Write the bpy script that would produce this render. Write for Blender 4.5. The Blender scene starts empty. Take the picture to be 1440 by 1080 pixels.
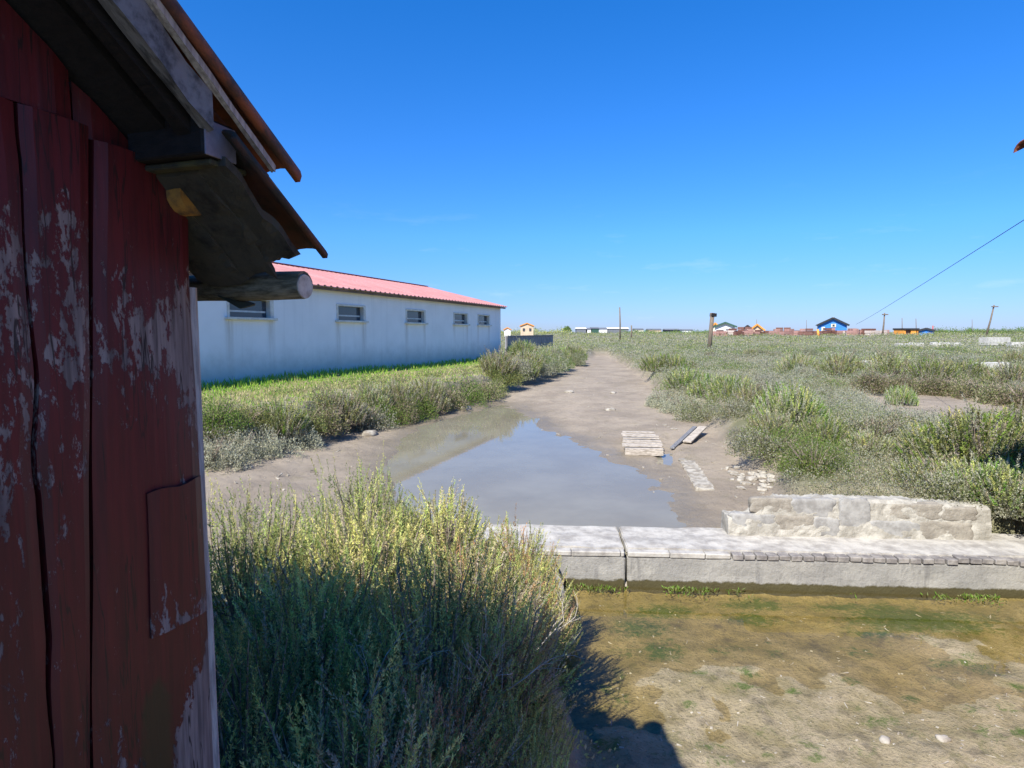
import bpy, bmesh, math, random
import numpy as np
from mathutils import Vector, Matrix

R = math.radians
scene = bpy.context.scene
COL = scene.collection

# ------------------------------------------------------------------ camera
F, PITCH, CAMZ = 860.0, R(4.85), 2.5
cam_d = bpy.data.cameras.new('camera')
cam = bpy.data.objects.new('camera', cam_d); COL.objects.link(cam)
cam.location = (0, 0, CAMZ)
cam.rotation_euler = (R(90) - PITCH, 0, 0)
cam_d.sensor_width = 36.0
cam_d.lens = 36.0 * F / 1440.0
cam_d.clip_start = 0.05; cam_d.clip_end = 12000
scene.camera = cam

# ------------------------------------------------------------------ light
SUN_DIR = np.array([0.53, 0.848]); SUN_EL = R(46.5)          # travel direction of the light on the ground
world = bpy.data.worlds.new('World'); scene.world = world
world.use_nodes = True
wn, wl = world.node_tree.nodes, world.node_tree.links
bg = wn['Background']
sky = wn.new('ShaderNodeTexSky'); sky.sky_type = 'NISHITA'; sky.sun_disc = False
sky.sun_elevation = SUN_EL
sky.sun_rotation = math.atan2(-SUN_DIR[0], -SUN_DIR[1])
sky.air_density = 1.0; sky.dust_density = 0.15; sky.ozone_density = 4.0; sky.altitude = 0
hs = wn.new('ShaderNodeHueSaturation'); hs.inputs['Saturation'].default_value = 1.05
ramp = wn.new('ShaderNodeValToRGB'); ramp.color_ramp.elements[0].position = 0; ramp.color_ramp.elements[0].color = (.42, .545, .98, 1)
ramp.color_ramp.elements[1].position = .5; ramp.color_ramp.elements[1].color = (.35, .85, 1.44, 1)
e_ = ramp.color_ramp.elements.new(.15); e_.color = (.46, .785, 1.29, 1)
e_ = ramp.color_ramp.elements.new(.06); e_.color = (.44, .63, 1.09, 1)
stc = wn.new('ShaderNodeTexCoord'); ssx = wn.new('ShaderNodeSeparateXYZ'); tint = wn.new('ShaderNodeMix'); tint.data_type = 'RGBA'; tint.blend_type = 'MULTIPLY'; tint.inputs[0].default_value = 1
wl.new(stc.outputs['Generated'], ssx.inputs[0]); wl.new(ssx.outputs[2], ramp.inputs[0]); wl.new(sky.outputs[0], tint.inputs[6]); wl.new(ramp.outputs[0], tint.inputs[7])
wl.new(tint.outputs[2], hs.inputs['Color'])
# a few faint cirrus wisps low over the horizon
tc = wn.new('ShaderNodeTexCoord'); mp = wn.new('ShaderNodeMapping'); mp.inputs['Scale'].default_value = (3, 3, 16)
nz = wn.new('ShaderNodeTexNoise'); nz.inputs['Scale'].default_value = 2.6; nz.inputs['Detail'].default_value = 7; nz.inputs['Roughness'].default_value = .62
cr = wn.new('ShaderNodeMapRange'); cr.inputs[1].default_value = .60; cr.inputs[2].default_value = .80; cr.inputs[4].default_value = .20
sx = wn.new('ShaderNodeSeparateXYZ'); band = wn.new('ShaderNodeMapRange'); band.interpolation_type = 'SMOOTHSTEP'
band.inputs[1].default_value = .24; band.inputs[2].default_value = .06
ml = wn.new('ShaderNodeMath'); ml.operation = 'MULTIPLY'
mx = wn.new('ShaderNodeMix'); mx.data_type = 'RGBA'; mx.inputs[7].default_value = (6.0, 7.0, 8.2, 1)
wl.new(tc.outputs['Generated'], mp.inputs[0]); wl.new(mp.outputs[0], nz.inputs['Vector']); wl.new(nz.outputs[0], cr.inputs[0])
wl.new(tc.outputs['Generated'], sx.inputs[0]); wl.new(sx.outputs[2], band.inputs[0])
wl.new(cr.outputs[0], ml.inputs[0]); wl.new(band.outputs[0], ml.inputs[1]); wl.new(ml.outputs[0], mx.inputs[0])
wl.new(hs.outputs[0], mx.inputs[6]); wl.new(mx.outputs[2], bg.inputs['Color'])
bg.inputs['Strength'].default_value = 0.09
sun_d = bpy.data.lights.new('sun', 'SUN'); sun_d.energy = 5.0; sun_d.angle = R(0.5); sun_d.color = (1, .955, .88)
sun = bpy.data.objects.new('sun', sun_d); COL.objects.link(sun)
sv = Vector((SUN_DIR[0] * math.cos(SUN_EL), SUN_DIR[1] * math.cos(SUN_EL), -math.sin(SUN_EL)))
sun.rotation_euler = sv.to_track_quat('-Z', 'Y').to_euler()
sun.location = (-20, -30, 40)
vs = scene.view_settings
vs.view_transform = 'Standard'; vs.look = 'None'; vs.gamma = 1; vs.exposure = 0.76; vs.use_curve_mapping = False

# ------------------------------------------------------------------ helpers
rng = np.random.default_rng(7); random.seed(7)
FW = np.array([0, math.cos(PITCH), -math.sin(PITCH)]); UP = np.array([0, math.sin(PITCH), math.cos(PITCH)])
def ray(x, y): return FW * F + UP * (540 - y) + np.array([1, 0, 0]) * (x - 720)
def onz(x, y, z): d = ray(x, y); return np.array([0, 0, CAMZ]) + d * ((z - CAMZ) / d[2])
def atY(x, y, Y): d = ray(x, y); return np.array([0, 0, CAMZ]) + d * (Y / d[1])

def tag(o, label=None, cat=None, group=None, kind=None):
    if label: o['label'] = label
    if cat: o['category'] = cat
    if group: o['group'] = group
    if kind: o['kind'] = kind
    return o
def empty(name, loc=(0, 0, 0), rz=0.0, label=None, cat=None, group=None):
    o = bpy.data.objects.new(name, None); COL.objects.link(o)
    o.location = loc; o.rotation_euler = (0, 0, rz); o.empty_display_size = .1
    return tag(o, label, cat, group)
def copy_tree(o, parent=None):
    c = o.copy(); COL.objects.link(c)
    if parent: c.parent = parent
    for ch in [k for k in o.children]: copy_tree(ch, c)
    return c

class MB:
    def __init__(s): s.v = []; s.f = []; s.sm = []
    def add(s, vs, fs, smooth=False):
        n = len(s.v); s.v += [tuple(map(float, v)) for v in vs]; s.f += [tuple(n + i for i in f) for f in fs]; s.sm += [smooth] * len(fs)
    def box(s, c, d, rz=0, ry=0, rx=0, jit=0):
        M = Matrix.Rotation(rz, 3, 'Z') @ Matrix.Rotation(ry, 3, 'Y') @ Matrix.Rotation(rx, 3, 'X')
        vs = []
        for z in (-.5, .5):
            for x, y in ((-.5, -.5), (.5, -.5), (.5, .5), (-.5, .5)):
                p = M @ Vector((x * d[0], y * d[1], z * d[2]))
                vs.append((p.x + c[0] + random.uniform(-jit, jit), p.y + c[1] + random.uniform(-jit, jit), p.z + c[2] + random.uniform(-jit, jit)))
        s.add(vs, [(3, 2, 1, 0), (4, 5, 6, 7), (0, 1, 5, 4), (1, 2, 6, 5), (2, 3, 7, 6), (3, 0, 4, 7)])
    def quad_prism(s, a, b, w, h):
        """beam from a to b, width w sideways, height h in the plane"""
        a, b = Vector(a), Vector(b); t = (b - a).normalized()
        side = t.cross(Vector((0, 0, 1))).normalized() if abs(t.z) < .98 else Vector((1, 0, 0)); n = side.cross(t)
        vs = [p + side * i * w / 2 + n * j * h / 2 for p in (a, b) for i, j in ((-1, -1), (1, -1), (1, 1), (-1, 1))]
        s.add(vs, [(0, 1, 2, 3), (7, 6, 5, 4), (0, 4, 5, 1), (1, 5, 6, 2), (2, 6, 7, 3), (3, 7, 4, 0)])
    def tube(s, pts, rad, n=10, cap=True, jit=0.0):
        pts = [Vector(p) for p in pts]; rings = []
        if not hasattr(rad, '__len__'): rad = [rad] * len(pts)
        t0 = (pts[-1] - pts[0]).normalized(); ref = Vector((0, 0, 1)) if abs(t0.z) < .9 else Vector((1, 0, 0))
        vs = []
        for i, p in enumerate(pts):
            t = (pts[min(i + 1, len(pts) - 1)] - pts[max(i - 1, 0)]).normalized()
            a = t.cross(ref).normalized(); b = t.cross(a)
            for k in range(n):
                an = 2 * math.pi * k / n; r_ = rad[i] * (1 + random.uniform(-jit, jit))
                vs.append(p + a * math.cos(an) * r_ + b * math.sin(an) * r_)
        fs = [(i * n + k, i * n + (k + 1) % n, (i + 1) * n + (k + 1) % n, (i + 1) * n + k) for i in range(len(pts) - 1) for k in range(n)]
        s.add(vs, fs, True)
        if cap: s.add(vs[:n], [tuple(range(n))[::-1]]); s.add(vs[-n:], [tuple(range(n))])
    def build(s, name, m, parent=None, bevel=0, seg=1):
        me = bpy.data.meshes.new(name); me.from_pydata(s.v, [], s.f)
        me.polygons.foreach_set('use_smooth', s.sm)
        bm = bmesh.new(); bm.from_mesh(me)
        bmesh.ops.remove_doubles(bm, verts=bm.verts, dist=1e-5)
        bmesh.ops.recalc_face_normals(bm, faces=bm.faces)
        if bevel:
            es = [e for e in bm.edges if len(e.link_faces) == 2 and e.calc_face_angle(0) > .5]
            bmesh.ops.bevel(bm, geom=es, offset=bevel, segments=seg, affect='EDGES', profile=.6, clamp_overlap=True)
        bm.to_mesh(me); bm.free()
        if m: me.materials.append(m)
        o = bpy.data.objects.new(name, me); COL.objects.link(o)
        if parent: o.parent = parent
        return o

# --------- numpy noise
def vnoise(x, y, seed=0):
    xi, yi = np.floor(x).astype(np.int64), np.floor(y).astype(np.int64); fx, fy = x - xi, y - yi
    fx = fx * fx * (3 - 2 * fx); fy = fy * fy * (3 - 2 * fy)
    def h(a, b):
        n = (a * 374761393 + b * 668265263 + seed * 974711) & 0x7fffffff
        n = ((n ^ (n >> 13)) * 1274126177) & 0x7fffffff
        return ((n ^ (n >> 16)) & 0xffff) / 65535.0
    return (h(xi, yi) * (1 - fx) + h(xi + 1, yi) * fx) * (1 - fy) + (h(xi, yi + 1) * (1 - fx) + h(xi + 1, yi + 1) * fx) * fy
def fbm(x, y, seed=0, oct=4):
    s, a, t = 0, 1, 0
    for i in range(oct): s = s + a * vnoise(x * 2 ** i, y * 2 ** i, seed + i); t += a; a *= .5
    return s / t
def sstep(a, b, x): t = np.clip((x - a) / (b - a), 0, 1); return t * t * (3 - 2 * t)
def sdist(poly, X, Y):
    """signed distance to a polygon, negative inside"""
    poly = np.asarray(poly, float); d = np.full(X.shape, 1e18); ins = np.zeros(X.shape, bool); n = len(poly)
    for i in range(n):
        a, b = poly[i], poly[(i + 1) % n]; ex, ey = b - a
        wx, wy = X - a[0], Y - a[1]; t = np.clip((wx * ex + wy * ey) / (ex * ex + ey * ey + 1e-12), 0, 1)
        d = np.minimum(d, (wx - ex * t) ** 2 + (wy - ey * t) ** 2)
        c = (a[1] > Y) != (b[1] > Y)
        ins ^= c & (X < (b[0] - a[0]) * (Y - a[1]) / (b[1] - a[1] + 1e-12) + a[0])
    d = np.sqrt(d); return np.where(ins, -d, d)

# --------- materials
def mat(name):
    m = bpy.data.materials.new(name); m.use_nodes = True
    return m, m.node_tree.nodes, m.node_tree.links, m.node_tree.nodes['Principled BSDF']
def coords(n, l, scale=(1, 1, 1), kind='Object'):
    t = n.new('ShaderNodeTexCoord'); mp_ = n.new('ShaderNodeMapping'); mp_.inputs['Scale'].default_value = scale
    if kind == 'World':
        g = n.new('ShaderNodeNewGeometry'); l.new(g.outputs['Position'], mp_.inputs[0])
    else: l.new(t.outputs[kind], mp_.inputs[0])
    return mp_.outputs[0]
def noise(n, l, vec, scale, detail=5, rough=.6, dist=0):
    t = n.new('ShaderNodeTexNoise'); t.inputs['Scale'].default_value = scale; t.inputs['Detail'].default_value = detail
    t.inputs['Roughness'].default_value = rough; t.inputs['Distortion'].default_value = dist; l.new(vec, t.inputs['Vector']); return t.outputs[0]
def rng_(n, l, val, a, b, c=0., d=1., smooth=True):
    t = n.new('ShaderNodeMapRange'); t.inputs[1].default_value = a; t.inputs[2].default_value = b; t.inputs[3].default_value = c; t.inputs[4].default_value = d
    if smooth: t.interpolation_type = 'SMOOTHSTEP'
    l.new(val, t.inputs[0]); return t.outputs[0]
def mixc(n, l, fac, a, b, blend='MIX'):
    t = n.new('ShaderNodeMix'); t.data_type = 'RGBA'; t.blend_type = blend
    if isinstance(fac, (int, float)): t.inputs[0].default_value = fac
    else: l.new(fac, t.inputs[0])
    for i, c in ((6, a), (7, b)):
        if isinstance(c, (tuple, list)): t.inputs[i].default_value = (*c[:3], 1)
        else: l.new(c, t.inputs[i])
    return t.outputs[2]
def math_(n, l, op, a, b=None):
    t = n.new('ShaderNodeMath'); t.operation = op
    for i, c in enumerate((a, b)):
        if c is None: continue
        if isinstance(c, (int, float)): t.inputs[i].default_value = c
        else: l.new(c, t.inputs[i])
    return t.outputs[0]
def bump(n, l, b, h, strength=.4, dist=.02):
    t = n.new('ShaderNodeBump'); t.inputs['Strength'].default_value = strength; t.inputs['Distance'].default_value = dist
    l.new(h, t.inputs['Height']); l.new(t.outputs[0], b.inputs['Normal']); return t
def attr(n, name):
    t = n.new('ShaderNodeAttribute'); t.attribute_name = name; return t

def simple(name, c1, c2, scale=6, rough=.8, stretch=(1, 1, 1), bs=.3, bd=.01, lo=.35, hi=.65):
    m, n, l, b = mat(name); v = coords(n, l, stretch); f = noise(n, l, v, scale, 6, .65)
    l.new(mixc(n, l, rng_(n, l, f, lo, hi), c1, c2), b.inputs['Base Color']); b.inputs['Roughness'].default_value = rough
    if bs: bump(n, l, b, f, bs, bd)
    return m

def peeling(name, paint1, paint2, wood1, wood2, amount, axis=2):
    """old red paint flaking off grey weathered boards; flakes are long in the grain"""
    m, n, l, b = mat(name); st = [20, 20, 20]; st[axis] = 8
    v = coords(n, l, tuple(st)); fine = [60, 60, 60]; fine[axis] = 4; vf = coords(n, l, tuple(fine)); vw = coords(n, l, (3, 3, 1.0))
    a = noise(n, l, v, 1.0, 9, .72, .6); big = noise(n, l, vw, .8, 3, .5); grain = noise(n, l, vf, 1.0, 4, .6)
    sp = noise(n, l, coords(n, l, (30, 30, 12)), 2.0, 6, .75)
    k = math_(n, l, 'ADD', math_(n, l, 'MULTIPLY', a, .62), math_(n, l, 'MULTIPLY', big, .38))
    k = math_(n, l, 'ADD', k, math_(n, l, 'MULTIPLY', math_(n, l, 'SUBTRACT', sp, .5), .60))
    at_ = attr(n, 'wear'); k = math_(n, l, 'ADD', k, math_(n, l, 'MULTIPLY', at_.outputs['Fac'], .45))
    peel = rng_(n, l, k, amount, amount + .025)
    pc = mixc(n, l, rng_(n, l, grain, .3, .7), paint1, paint2)
    pc = mixc(n, l, rng_(n, l, sp, .62, .7, 0, .5), pc, (.10, .055, .045))
    ck = noise(n, l, coords(n, l, tuple(1.1 if i == axis else 16 for i in range(3))), 1.0, 4, .55); ckm = rng_(n, l, math_(n, l, 'ABSOLUTE', math_(n, l, 'SUBTRACT', ck, .46)), .003, .009, .85, 0)
    gr = attr(n, 'moss'); wc = mixc(n, l, rng_(n, l, grain, .3, .7), wood1, wood2)
    col = mixc(n, l, ckm, mixc(n, l, peel, pc, wc), (.012, .006, .005))
    col = mixc(n, l, rng_(n, l, math_(n, l, 'ADD', gr.outputs['Fac'], math_(n, l, 'MULTIPLY', math_(n, l, 'SUBTRACT', a, .5), .8)), .45, .7, 0, .8), col, (.022, .024, .008))
    l.new(col, b.inputs['Base Color'])
    l.new(rng_(n, l, peel, 0, 1, .5, .9), b.inputs['Roughness'])
    h = math_(n, l, 'ADD', math_(n, l, 'MULTIPLY', grain, .35), math_(n, l, 'MULTIPLY', peel, -.6))
    bump(n, l, b, h, .6, .004); return m

M = {}
M['red'] = peeling('red_peeling_paint', (.098, .0085, .0100), (.054, .0062, .0070), (.28, .225, .20), (.11, .085, .078), .556)
M['purple'] = peeling('grey_peeling_paint', (.09, .016, .018), (.06, .012, .013), (.26, .215, .24), (.14, .11, .13), .56)
M['edge'] = simple('pale_edge_wood', (.5, .46, .42), (.28, .25, .23), 5, .85, (20, 20, 2))
M['greywood'] = simple('grey_weathered_wood', (.20, .20, .205), (.055, .056, .06), 4, .85, (20, 5, 5), .6, .006, .42, .68)
M['bluegrey'] = simple('blue_grey_cut_wood', (.30, .28, .33), (.16, .15, .19), 9, .85)
M['darkwood'] = simple('dark_wood', (.014, .011, .010), (.006, .005, .005), 4, .85, (8, 8, 30), .5, .005)
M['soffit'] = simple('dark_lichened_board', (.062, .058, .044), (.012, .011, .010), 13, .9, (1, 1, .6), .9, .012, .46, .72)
M['log'] = simple('mossy_grey_log', (.22, .20, .14), (.075, .07, .045), 6, .9, (3, 14, 14), .7, .006)
M['logend'] = simple('pale_cut_wood', (.62, .58, .5), (.35, .31, .25), 20, .85)
M['ochre'] = simple('ochre_log_end', (.33, .16, .025), (.09, .05, .02), 28, .85, (1, 1, 1), .6, .004)
M['tiledark'] = simple('mossy_dark_clay_tile', (.10, .038, .022), (.035, .028, .020), 14, .9, (1, 1, 1), .6, .008, .38, .62)
M['tile'] = simple('weathered_clay_tile', (.24, .072, .030), (.06, .032, .024), 17, .85, (1, 1, 1), .5, .006, .38, .66)
M['mossboard'] = simple('mossy_board', (.09, .09, .04), (.04, .04, .03), 20, .9)

# ------------------------------------------------------------------ terrain
def pz(pts, z): return [tuple(onz(x, y, z)[:2]) for x, y in pts]
WZ = .25                                                   # channel water level
SA, SB = np.array([-.35, 6.06]), np.array([7.2, 5.58])     # front line of the sill on the pool bed
sd_ = (SB - SA) / np.linalg.norm(SB - SA); sn_ = np.array([-sd_[1], sd_[0]])
chan = pz([(283, 668), (360, 650), (430, 630), (490, 612), (545, 598), (620, 580), (690, 563), (730, 550), (770, 537), (815, 517), (838, 505)], WZ) + \
       pz([(852, 503), (878, 518), (905, 536), (935, 574), (985, 592), (1000, 615), (1030, 645), (1080, 672), (1090, 700)], WZ + .1) + \
       [(3.4, 7.0), (2.3, 6.6), (2.3, 5.6), (-.1, 5.7), (-.35, 5.5), (-1.2, 4.9), (-2.4, 5.3), (-4, 5.0), (-9, 5.0), (-10, 8.0)]
pool = [(.36, 6.05), (6.2, 5.66), (6.0, 3.5), (4.6, 1.5), (3.2, -1), (1.0, -1), (.55, 1.2), (.42, 3.0), (.34, 4.6)]
wpol = pz([(552, 626), (580, 602), (640, 583), (705, 567), (738, 580), (790, 612), (850, 636), (902, 657), (940, 690), (985, 742)], WZ) + \
       [(2.3, 5.9), (.0, 5.9), (-.3, 6.4), (-1.1, 6.9), (-1.7, 8.2), (-2.2, 10.2)]
puddle = pz([(926, 640), (928, 622), (938, 616), (946, 622), (950, 640), (945, 655), (925, 652)], WZ)
mud2 = pz([(1215, 558), (1300, 552), (1350, 556), (1440, 572), (1700, 600), (1700, 660), (1440, 612), (1370, 604), (1310, 600), (1260, 580)], .55)

def height(X, Y, parts=False):
    X = np.asarray(X, float); Y = np.asarray(Y, float); D = np.hypot(X, Y)
    right = sstep(-1, 1, X - .115 * Y - .2)
    near = 1 - sstep(6.3, 8.5, Y)
    land = (1 - right) * (1.02 + .1 * sstep(3, 6, -X)) + right * (.62 + .12 * sstep(7, 15, Y) + .2 * sstep(19, 26, Y))
    land = land * (1 - near) + near * (.78 * (1 - .62 * sstep(4.2, 5.3, Y) * (X < 2)) * (1 - sstep(.4, 3.5, X)) + .62 * sstep(.4, 3.5, X))
    far = sstep(25, 130, D); land = land * (1 - far) + 1.95 * far
    bumps = (fbm(X * .9, Y * .9, 3) - .5) * .30 + (fbm(X * 3.1, Y * 3.1, 5) - .5) * .12
    grassy = sstep(3.5, 5, -X + (Y - 15) * .33) * sstep(6, 9, Y) * (1 - sstep(30, 36, Y))
    land = land + bumps * (1 - grassy * .8) * (1 + .6 * far)
    wob = (fbm(X * 1.3, Y * 1.3, 11) - .5) * .5
    sc, sp, s2 = sdist(chan, X, Y), sdist(pool, X, Y), sdist(mud2, X, Y)
    tc_ = 1 - sstep(0, .5, sc + wob * .7); tp = 1 - sstep(-.05, .5, sp + wob * .25); t2 = 1 - sstep(0, .8, s2 + wob)
    # keep the back mud behind the sill and the pool in front of it
    side = (X - SA[0]) * sn_[0] + (Y - SA[1]) * sn_[1]
    tc_ = tc_ * (1 - sstep(-.45, -.35, X) * (1 - sstep(.3, .45, side)))
    tp = tp * (1 - sstep(.3, .45, side))
    sw = sdist(wpol, X, Y) + (fbm(X * 2.2, Y * 2.2, 21) - .5) * .55
    spd = sdist(puddle, X, Y) + (fbm(X * 4, Y * 4, 23) - .5) * .15
    mud = WZ + .022 + .10 * sstep(.2, 3, sw) - .14 * (1 - sstep(-1.1, .2, sw)) - .05 * (1 - sstep(-.05, .08, spd)) + (fbm(X * 5, Y * 5, 31) - .5) * .035 + (fbm(X * 1.6, Y * 1.1, 33) - .5) * .05 + .006 * np.clip(Y - 18, 0, 30)
    mud += .12 * sstep(.5, 3.5, -X - 1.5) * (1 - sstep(9, 12, Y))
    bed = -.135 + .145 * (1 - sstep(2.7, 6.3, Y + .28 * (1.5 - X))) + (fbm(X * 1.4, Y * 1.4, 41) - .5) * .10 + (fbm(X * 7, Y * 7, 43) - .5) * .03
    m2 = .5 + (fbm(X * 3, Y * 3, 51) - .5) * .05
    h = land * (1 - tc_) + mud * tc_
    h = h * (1 - t2) + m2 * t2
    h = h * (1 - tp) + bed * tp
    inwall = sstep(-.55, -.4, X) * sstep(.02, .1, side)       # the ground stays below the masonry
    back = .84
    h = np.where((inwall > .5) & (side < back), np.minimum(h, .12), h)
    if not parts: return h
    return h, tc_, tp, t2, grassy, right, sw
def hz(x, y): return float(height(np.array([x]), np.array([y]))[0])

angs = np.unique(np.concatenate([np.linspace(-52, 52, 521), np.linspace(52, 308, 97)]))[:-1]
angs = np.radians(angs); NA = len(angs)
rad = np.concatenate([[.05], np.geomspace(.4, 30, 430), np.geomspace(30.5, 9000, 120)]); NR = len(rad)
TX = (rad[:, None] * np.sin(angs)[None, :]).ravel(); TY = (rad[:, None] * np.cos(angs)[None, :]).ravel()
H, tcm, tpm, t2m, grs, rgt, swm = height(TX, TY, True)
me = bpy.data.meshes.new('ground')
i0 = (np.arange(NR - 1)[:, None] * NA + np.arange(NA)[None, :]); j = (np.arange(NA) + 1) % NA
i1 = (np.arange(NR - 1)[:, None] * NA + j[None, :])
quads = np.stack([i0, i0 + NA, i1 + NA, i1], -1).reshape(-1, 4)[:, ::-1]
def np_mesh(me, V, Q, smooth=True):
    nv, nq = len(V), len(Q)
    me.vertices.add(nv); me.vertices.foreach_set('co', np.asarray(V, np.float32).ravel())
    me.loops.add(nq * 4); me.loops.foreach_set('vertex_index', np.asarray(Q, np.int32).ravel())
    me.polygons.add(nq); me.polygons.foreach_set('loop_start', np.arange(nq, dtype=np.int32) * 4)
    me.polygons.foreach_set('loop_total', np.full(nq, 4, np.int32)) if False else None
    me.polygons.foreach_set('use_smooth', np.full(nq, smooth))
    me.update(calc_edges=True)
np_mesh(me, np.stack([TX, TY, H], -1), quads)
def fattr(me, name, arr):
    a = me.attributes.new(name, 'FLOAT', 'POINT'); a.data.foreach_set('value', np.asarray(arr, np.float32).ravel())
fattr(me, 'mud', np.maximum(tcm, t2m)); fattr(me, 'bed', tpm); fattr(me, 'grass', grs); fattr(me, 'wet', 1 - sstep(-.2, .9, swm))
# green algae patches in the pool (each a real patch on the bed)
alg = np.zeros_like(TX)
for px, py, w, h_, s in [(1290, 862, 130, 26, 1), (1240, 845, 70, 16, .9), (930, 845, 70, 16, .8), (1060, 835, 60, 10, .9), (900, 870, 60, 25, .7), (930, 905, 40, 18, .8),
                         (1060, 855, 50, 14, .8), (1190, 838, 60, 8, .9), (880, 905, 30, 14, .5), (1205, 905, 30, 12, .55), (1050, 940, 22, 10, .7), (870, 975, 30, 14, .6), (1370, 930, 40, 18, .55), (1090, 910, 20, 10, .6), (870, 940, 14, 20, .6), (970, 985, 14, 10, .6), (1080, 1025, 26, 12, .5), (1010, 905, 25, 10, .5), (1230, 880, 60, 10, .7), (850, 1040, 40, 20, .6)]:
    c = onz(px, py, 0); ex = onz(px + w, py, 0)[0] - c[0]; ey = abs(onz(px, py + h_, 0)[1] - c[1])
    alg = np.maximum(alg, s * np.exp(-(((TX - c[0]) / ex) ** 2 + ((TY - c[1]) / ey) ** 2)))
for i_ in range(46):
    c = onz(rng.uniform(830, 1440), rng.uniform(835, 1075) , 0); e1 = rng.uniform(.03, .10); alg = np.maximum(alg, rng.uniform(.35, .8) * np.exp(-(((TX - c[0]) / (e1 * 1.6)) ** 2 + ((TY - c[1]) / e1) ** 2)))
fattr(me, 'algae', alg); fattr(me, 'damp', tpm * (1 - sstep(-.11, .03, H)))
ground = bpy.data.objects.new('ground', me); COL.objects.link(ground); ground['kind'] = 'structure'

m, n, l, b = mat('ground_soil_mud')
vw = coords(n, l, (1, 1, 1), 'World')
n1 = noise(n, l, vw, .9, 6, .6); n2 = noise(n, l, vw, 7, 8, .68); n3 = noise(n, l, vw, 45, 5, .7); n4 = noise(n, l, vw, 2.6, 8, .7, .5)
soil = mixc(n, l, rng_(n, l, n2, .35, .65), (.17, .155, .09), (.30, .275, .19))
soil = mixc(n, l, rng_(n, l, n1, .42, .62), soil, (.17, .165, .085))
gcol = mixc(n, l, rng_(n, l, n2, .3, .7), (.12, .16, .03), (.32, .27, .13))
col = mixc(n, l, attr(n, 'grass').outputs['Fac'], soil, gcol)
mudc = mixc(n, l, rng_(n, l, n1, .35, .65), (.345, .285, .212), (.262, .215, .16))
mudc = mixc(n, l, rng_(n, l, n2, .48, .72, 0, .55), mudc, (.20, .165, .125))
mudc = mixc(n, l, rng_(n, l, n3, .55, .8, 0, .6), mudc, (.15, .12, .09))
mudc = mixc(n, l, rng_(n, l, n4, .54, .66, 0, .45), mudc, (.21, .185, .12))
vo = n.new('ShaderNodeTexVoronoi'); vo.feature = 'DISTANCE_TO_EDGE'; vo.inputs['Scale'].default_value = 6.5; l.new(vw, vo.inputs['Vector'])
mudc = mixc(n, l, math_(n, l, 'MULTIPLY', rng_(n, l, vo.outputs[0], .0, .03, .5, 0), rng_(n, l, n1, .5, .6)), mudc, (.12, .095, .07))
wet = attr(n, 'wet').outputs['Fac']
mudc = mixc(n, l, math_(n, l, 'MULTIPLY', wet, .6), mudc, (.165, .135, .085))
col = mixc(n, l, attr(n, 'mud').outputs['Fac'], col, mudc)
bedc = mixc(n, l, rng_(n, l, n4, .36, .62), (.38, .315, .205), (.265, .225, .14))
bedc = mixc(n, l, rng_(n, l, n2, .5, .68, 0, .7), bedc, (.13, .11, .075))
bedc = mixc(n, l, rng_(n, l, n3, .52, .70, 0, .75), bedc, (.085, .08, .04))
bedc = mixc(n, l, rng_(n, l, noise(n, l, vw, 3.4, 9, .78, 1.2), .54, .66, 0, .65), bedc, (.15, .145, .06))
bedc = mixc(n, l, rng_(n, l, noise(n, l, vw, 1.3, 7, .7, .8), .57, .68, 0, .5), bedc, (.13, .125, .11))
bedc = mixc(n, l, rng_(n, l, noise(n, l, vw, 22, 3, .6), .71, .76), bedc, (.42, .39, .32))
ak = math_(n, l, 'ADD', attr(n, 'algae').outputs['Fac'], math_(n, l, 'MULTIPLY', math_(n, l, 'SUBTRACT', noise(n, l, vw, 13, 9, .82, .9), .5), 3.0))
bedc = mixc(n, l, rng_(n, l, ak, .30, .85, 0, .9), bedc, mixc(n, l, n3, (.035, .075, .012), (.11, .17, .03)))
col = mixc(n, l, attr(n, 'bed').outputs['Fac'], col, bedc)
dmp = rng_(n, l, math_(n, l, 'ADD', attr(n, 'damp').outputs['Fac'], math_(n, l, 'MULTIPLY', math_(n, l, 'SUBTRACT', n4, .5), 1.2)), .0, 1.0, 0, .95)
col = mixc(n, l, dmp, col, mixc(n, l, 1.0, col, (.80, .74, .40), 'MULTIPLY'))
l.new(col, b.inputs['Base Color']); l.new(rng_(n, l, math_(n, l, 'MULTIPLY', wet, attr(n, 'mud').outputs['Fac']), 0, 1, .85, .42), b.inputs['Roughness'])
b.inputs['Specular IOR Level'].default_value = .3
hgt = math_(n, l, 'ADD', math_(n, l, 'MULTIPLY', n2, .6), math_(n, l, 'MULTIPLY', n3, .4)); bump(n, l, b, hgt, .8, .06)
me.materials.append(m)

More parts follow.
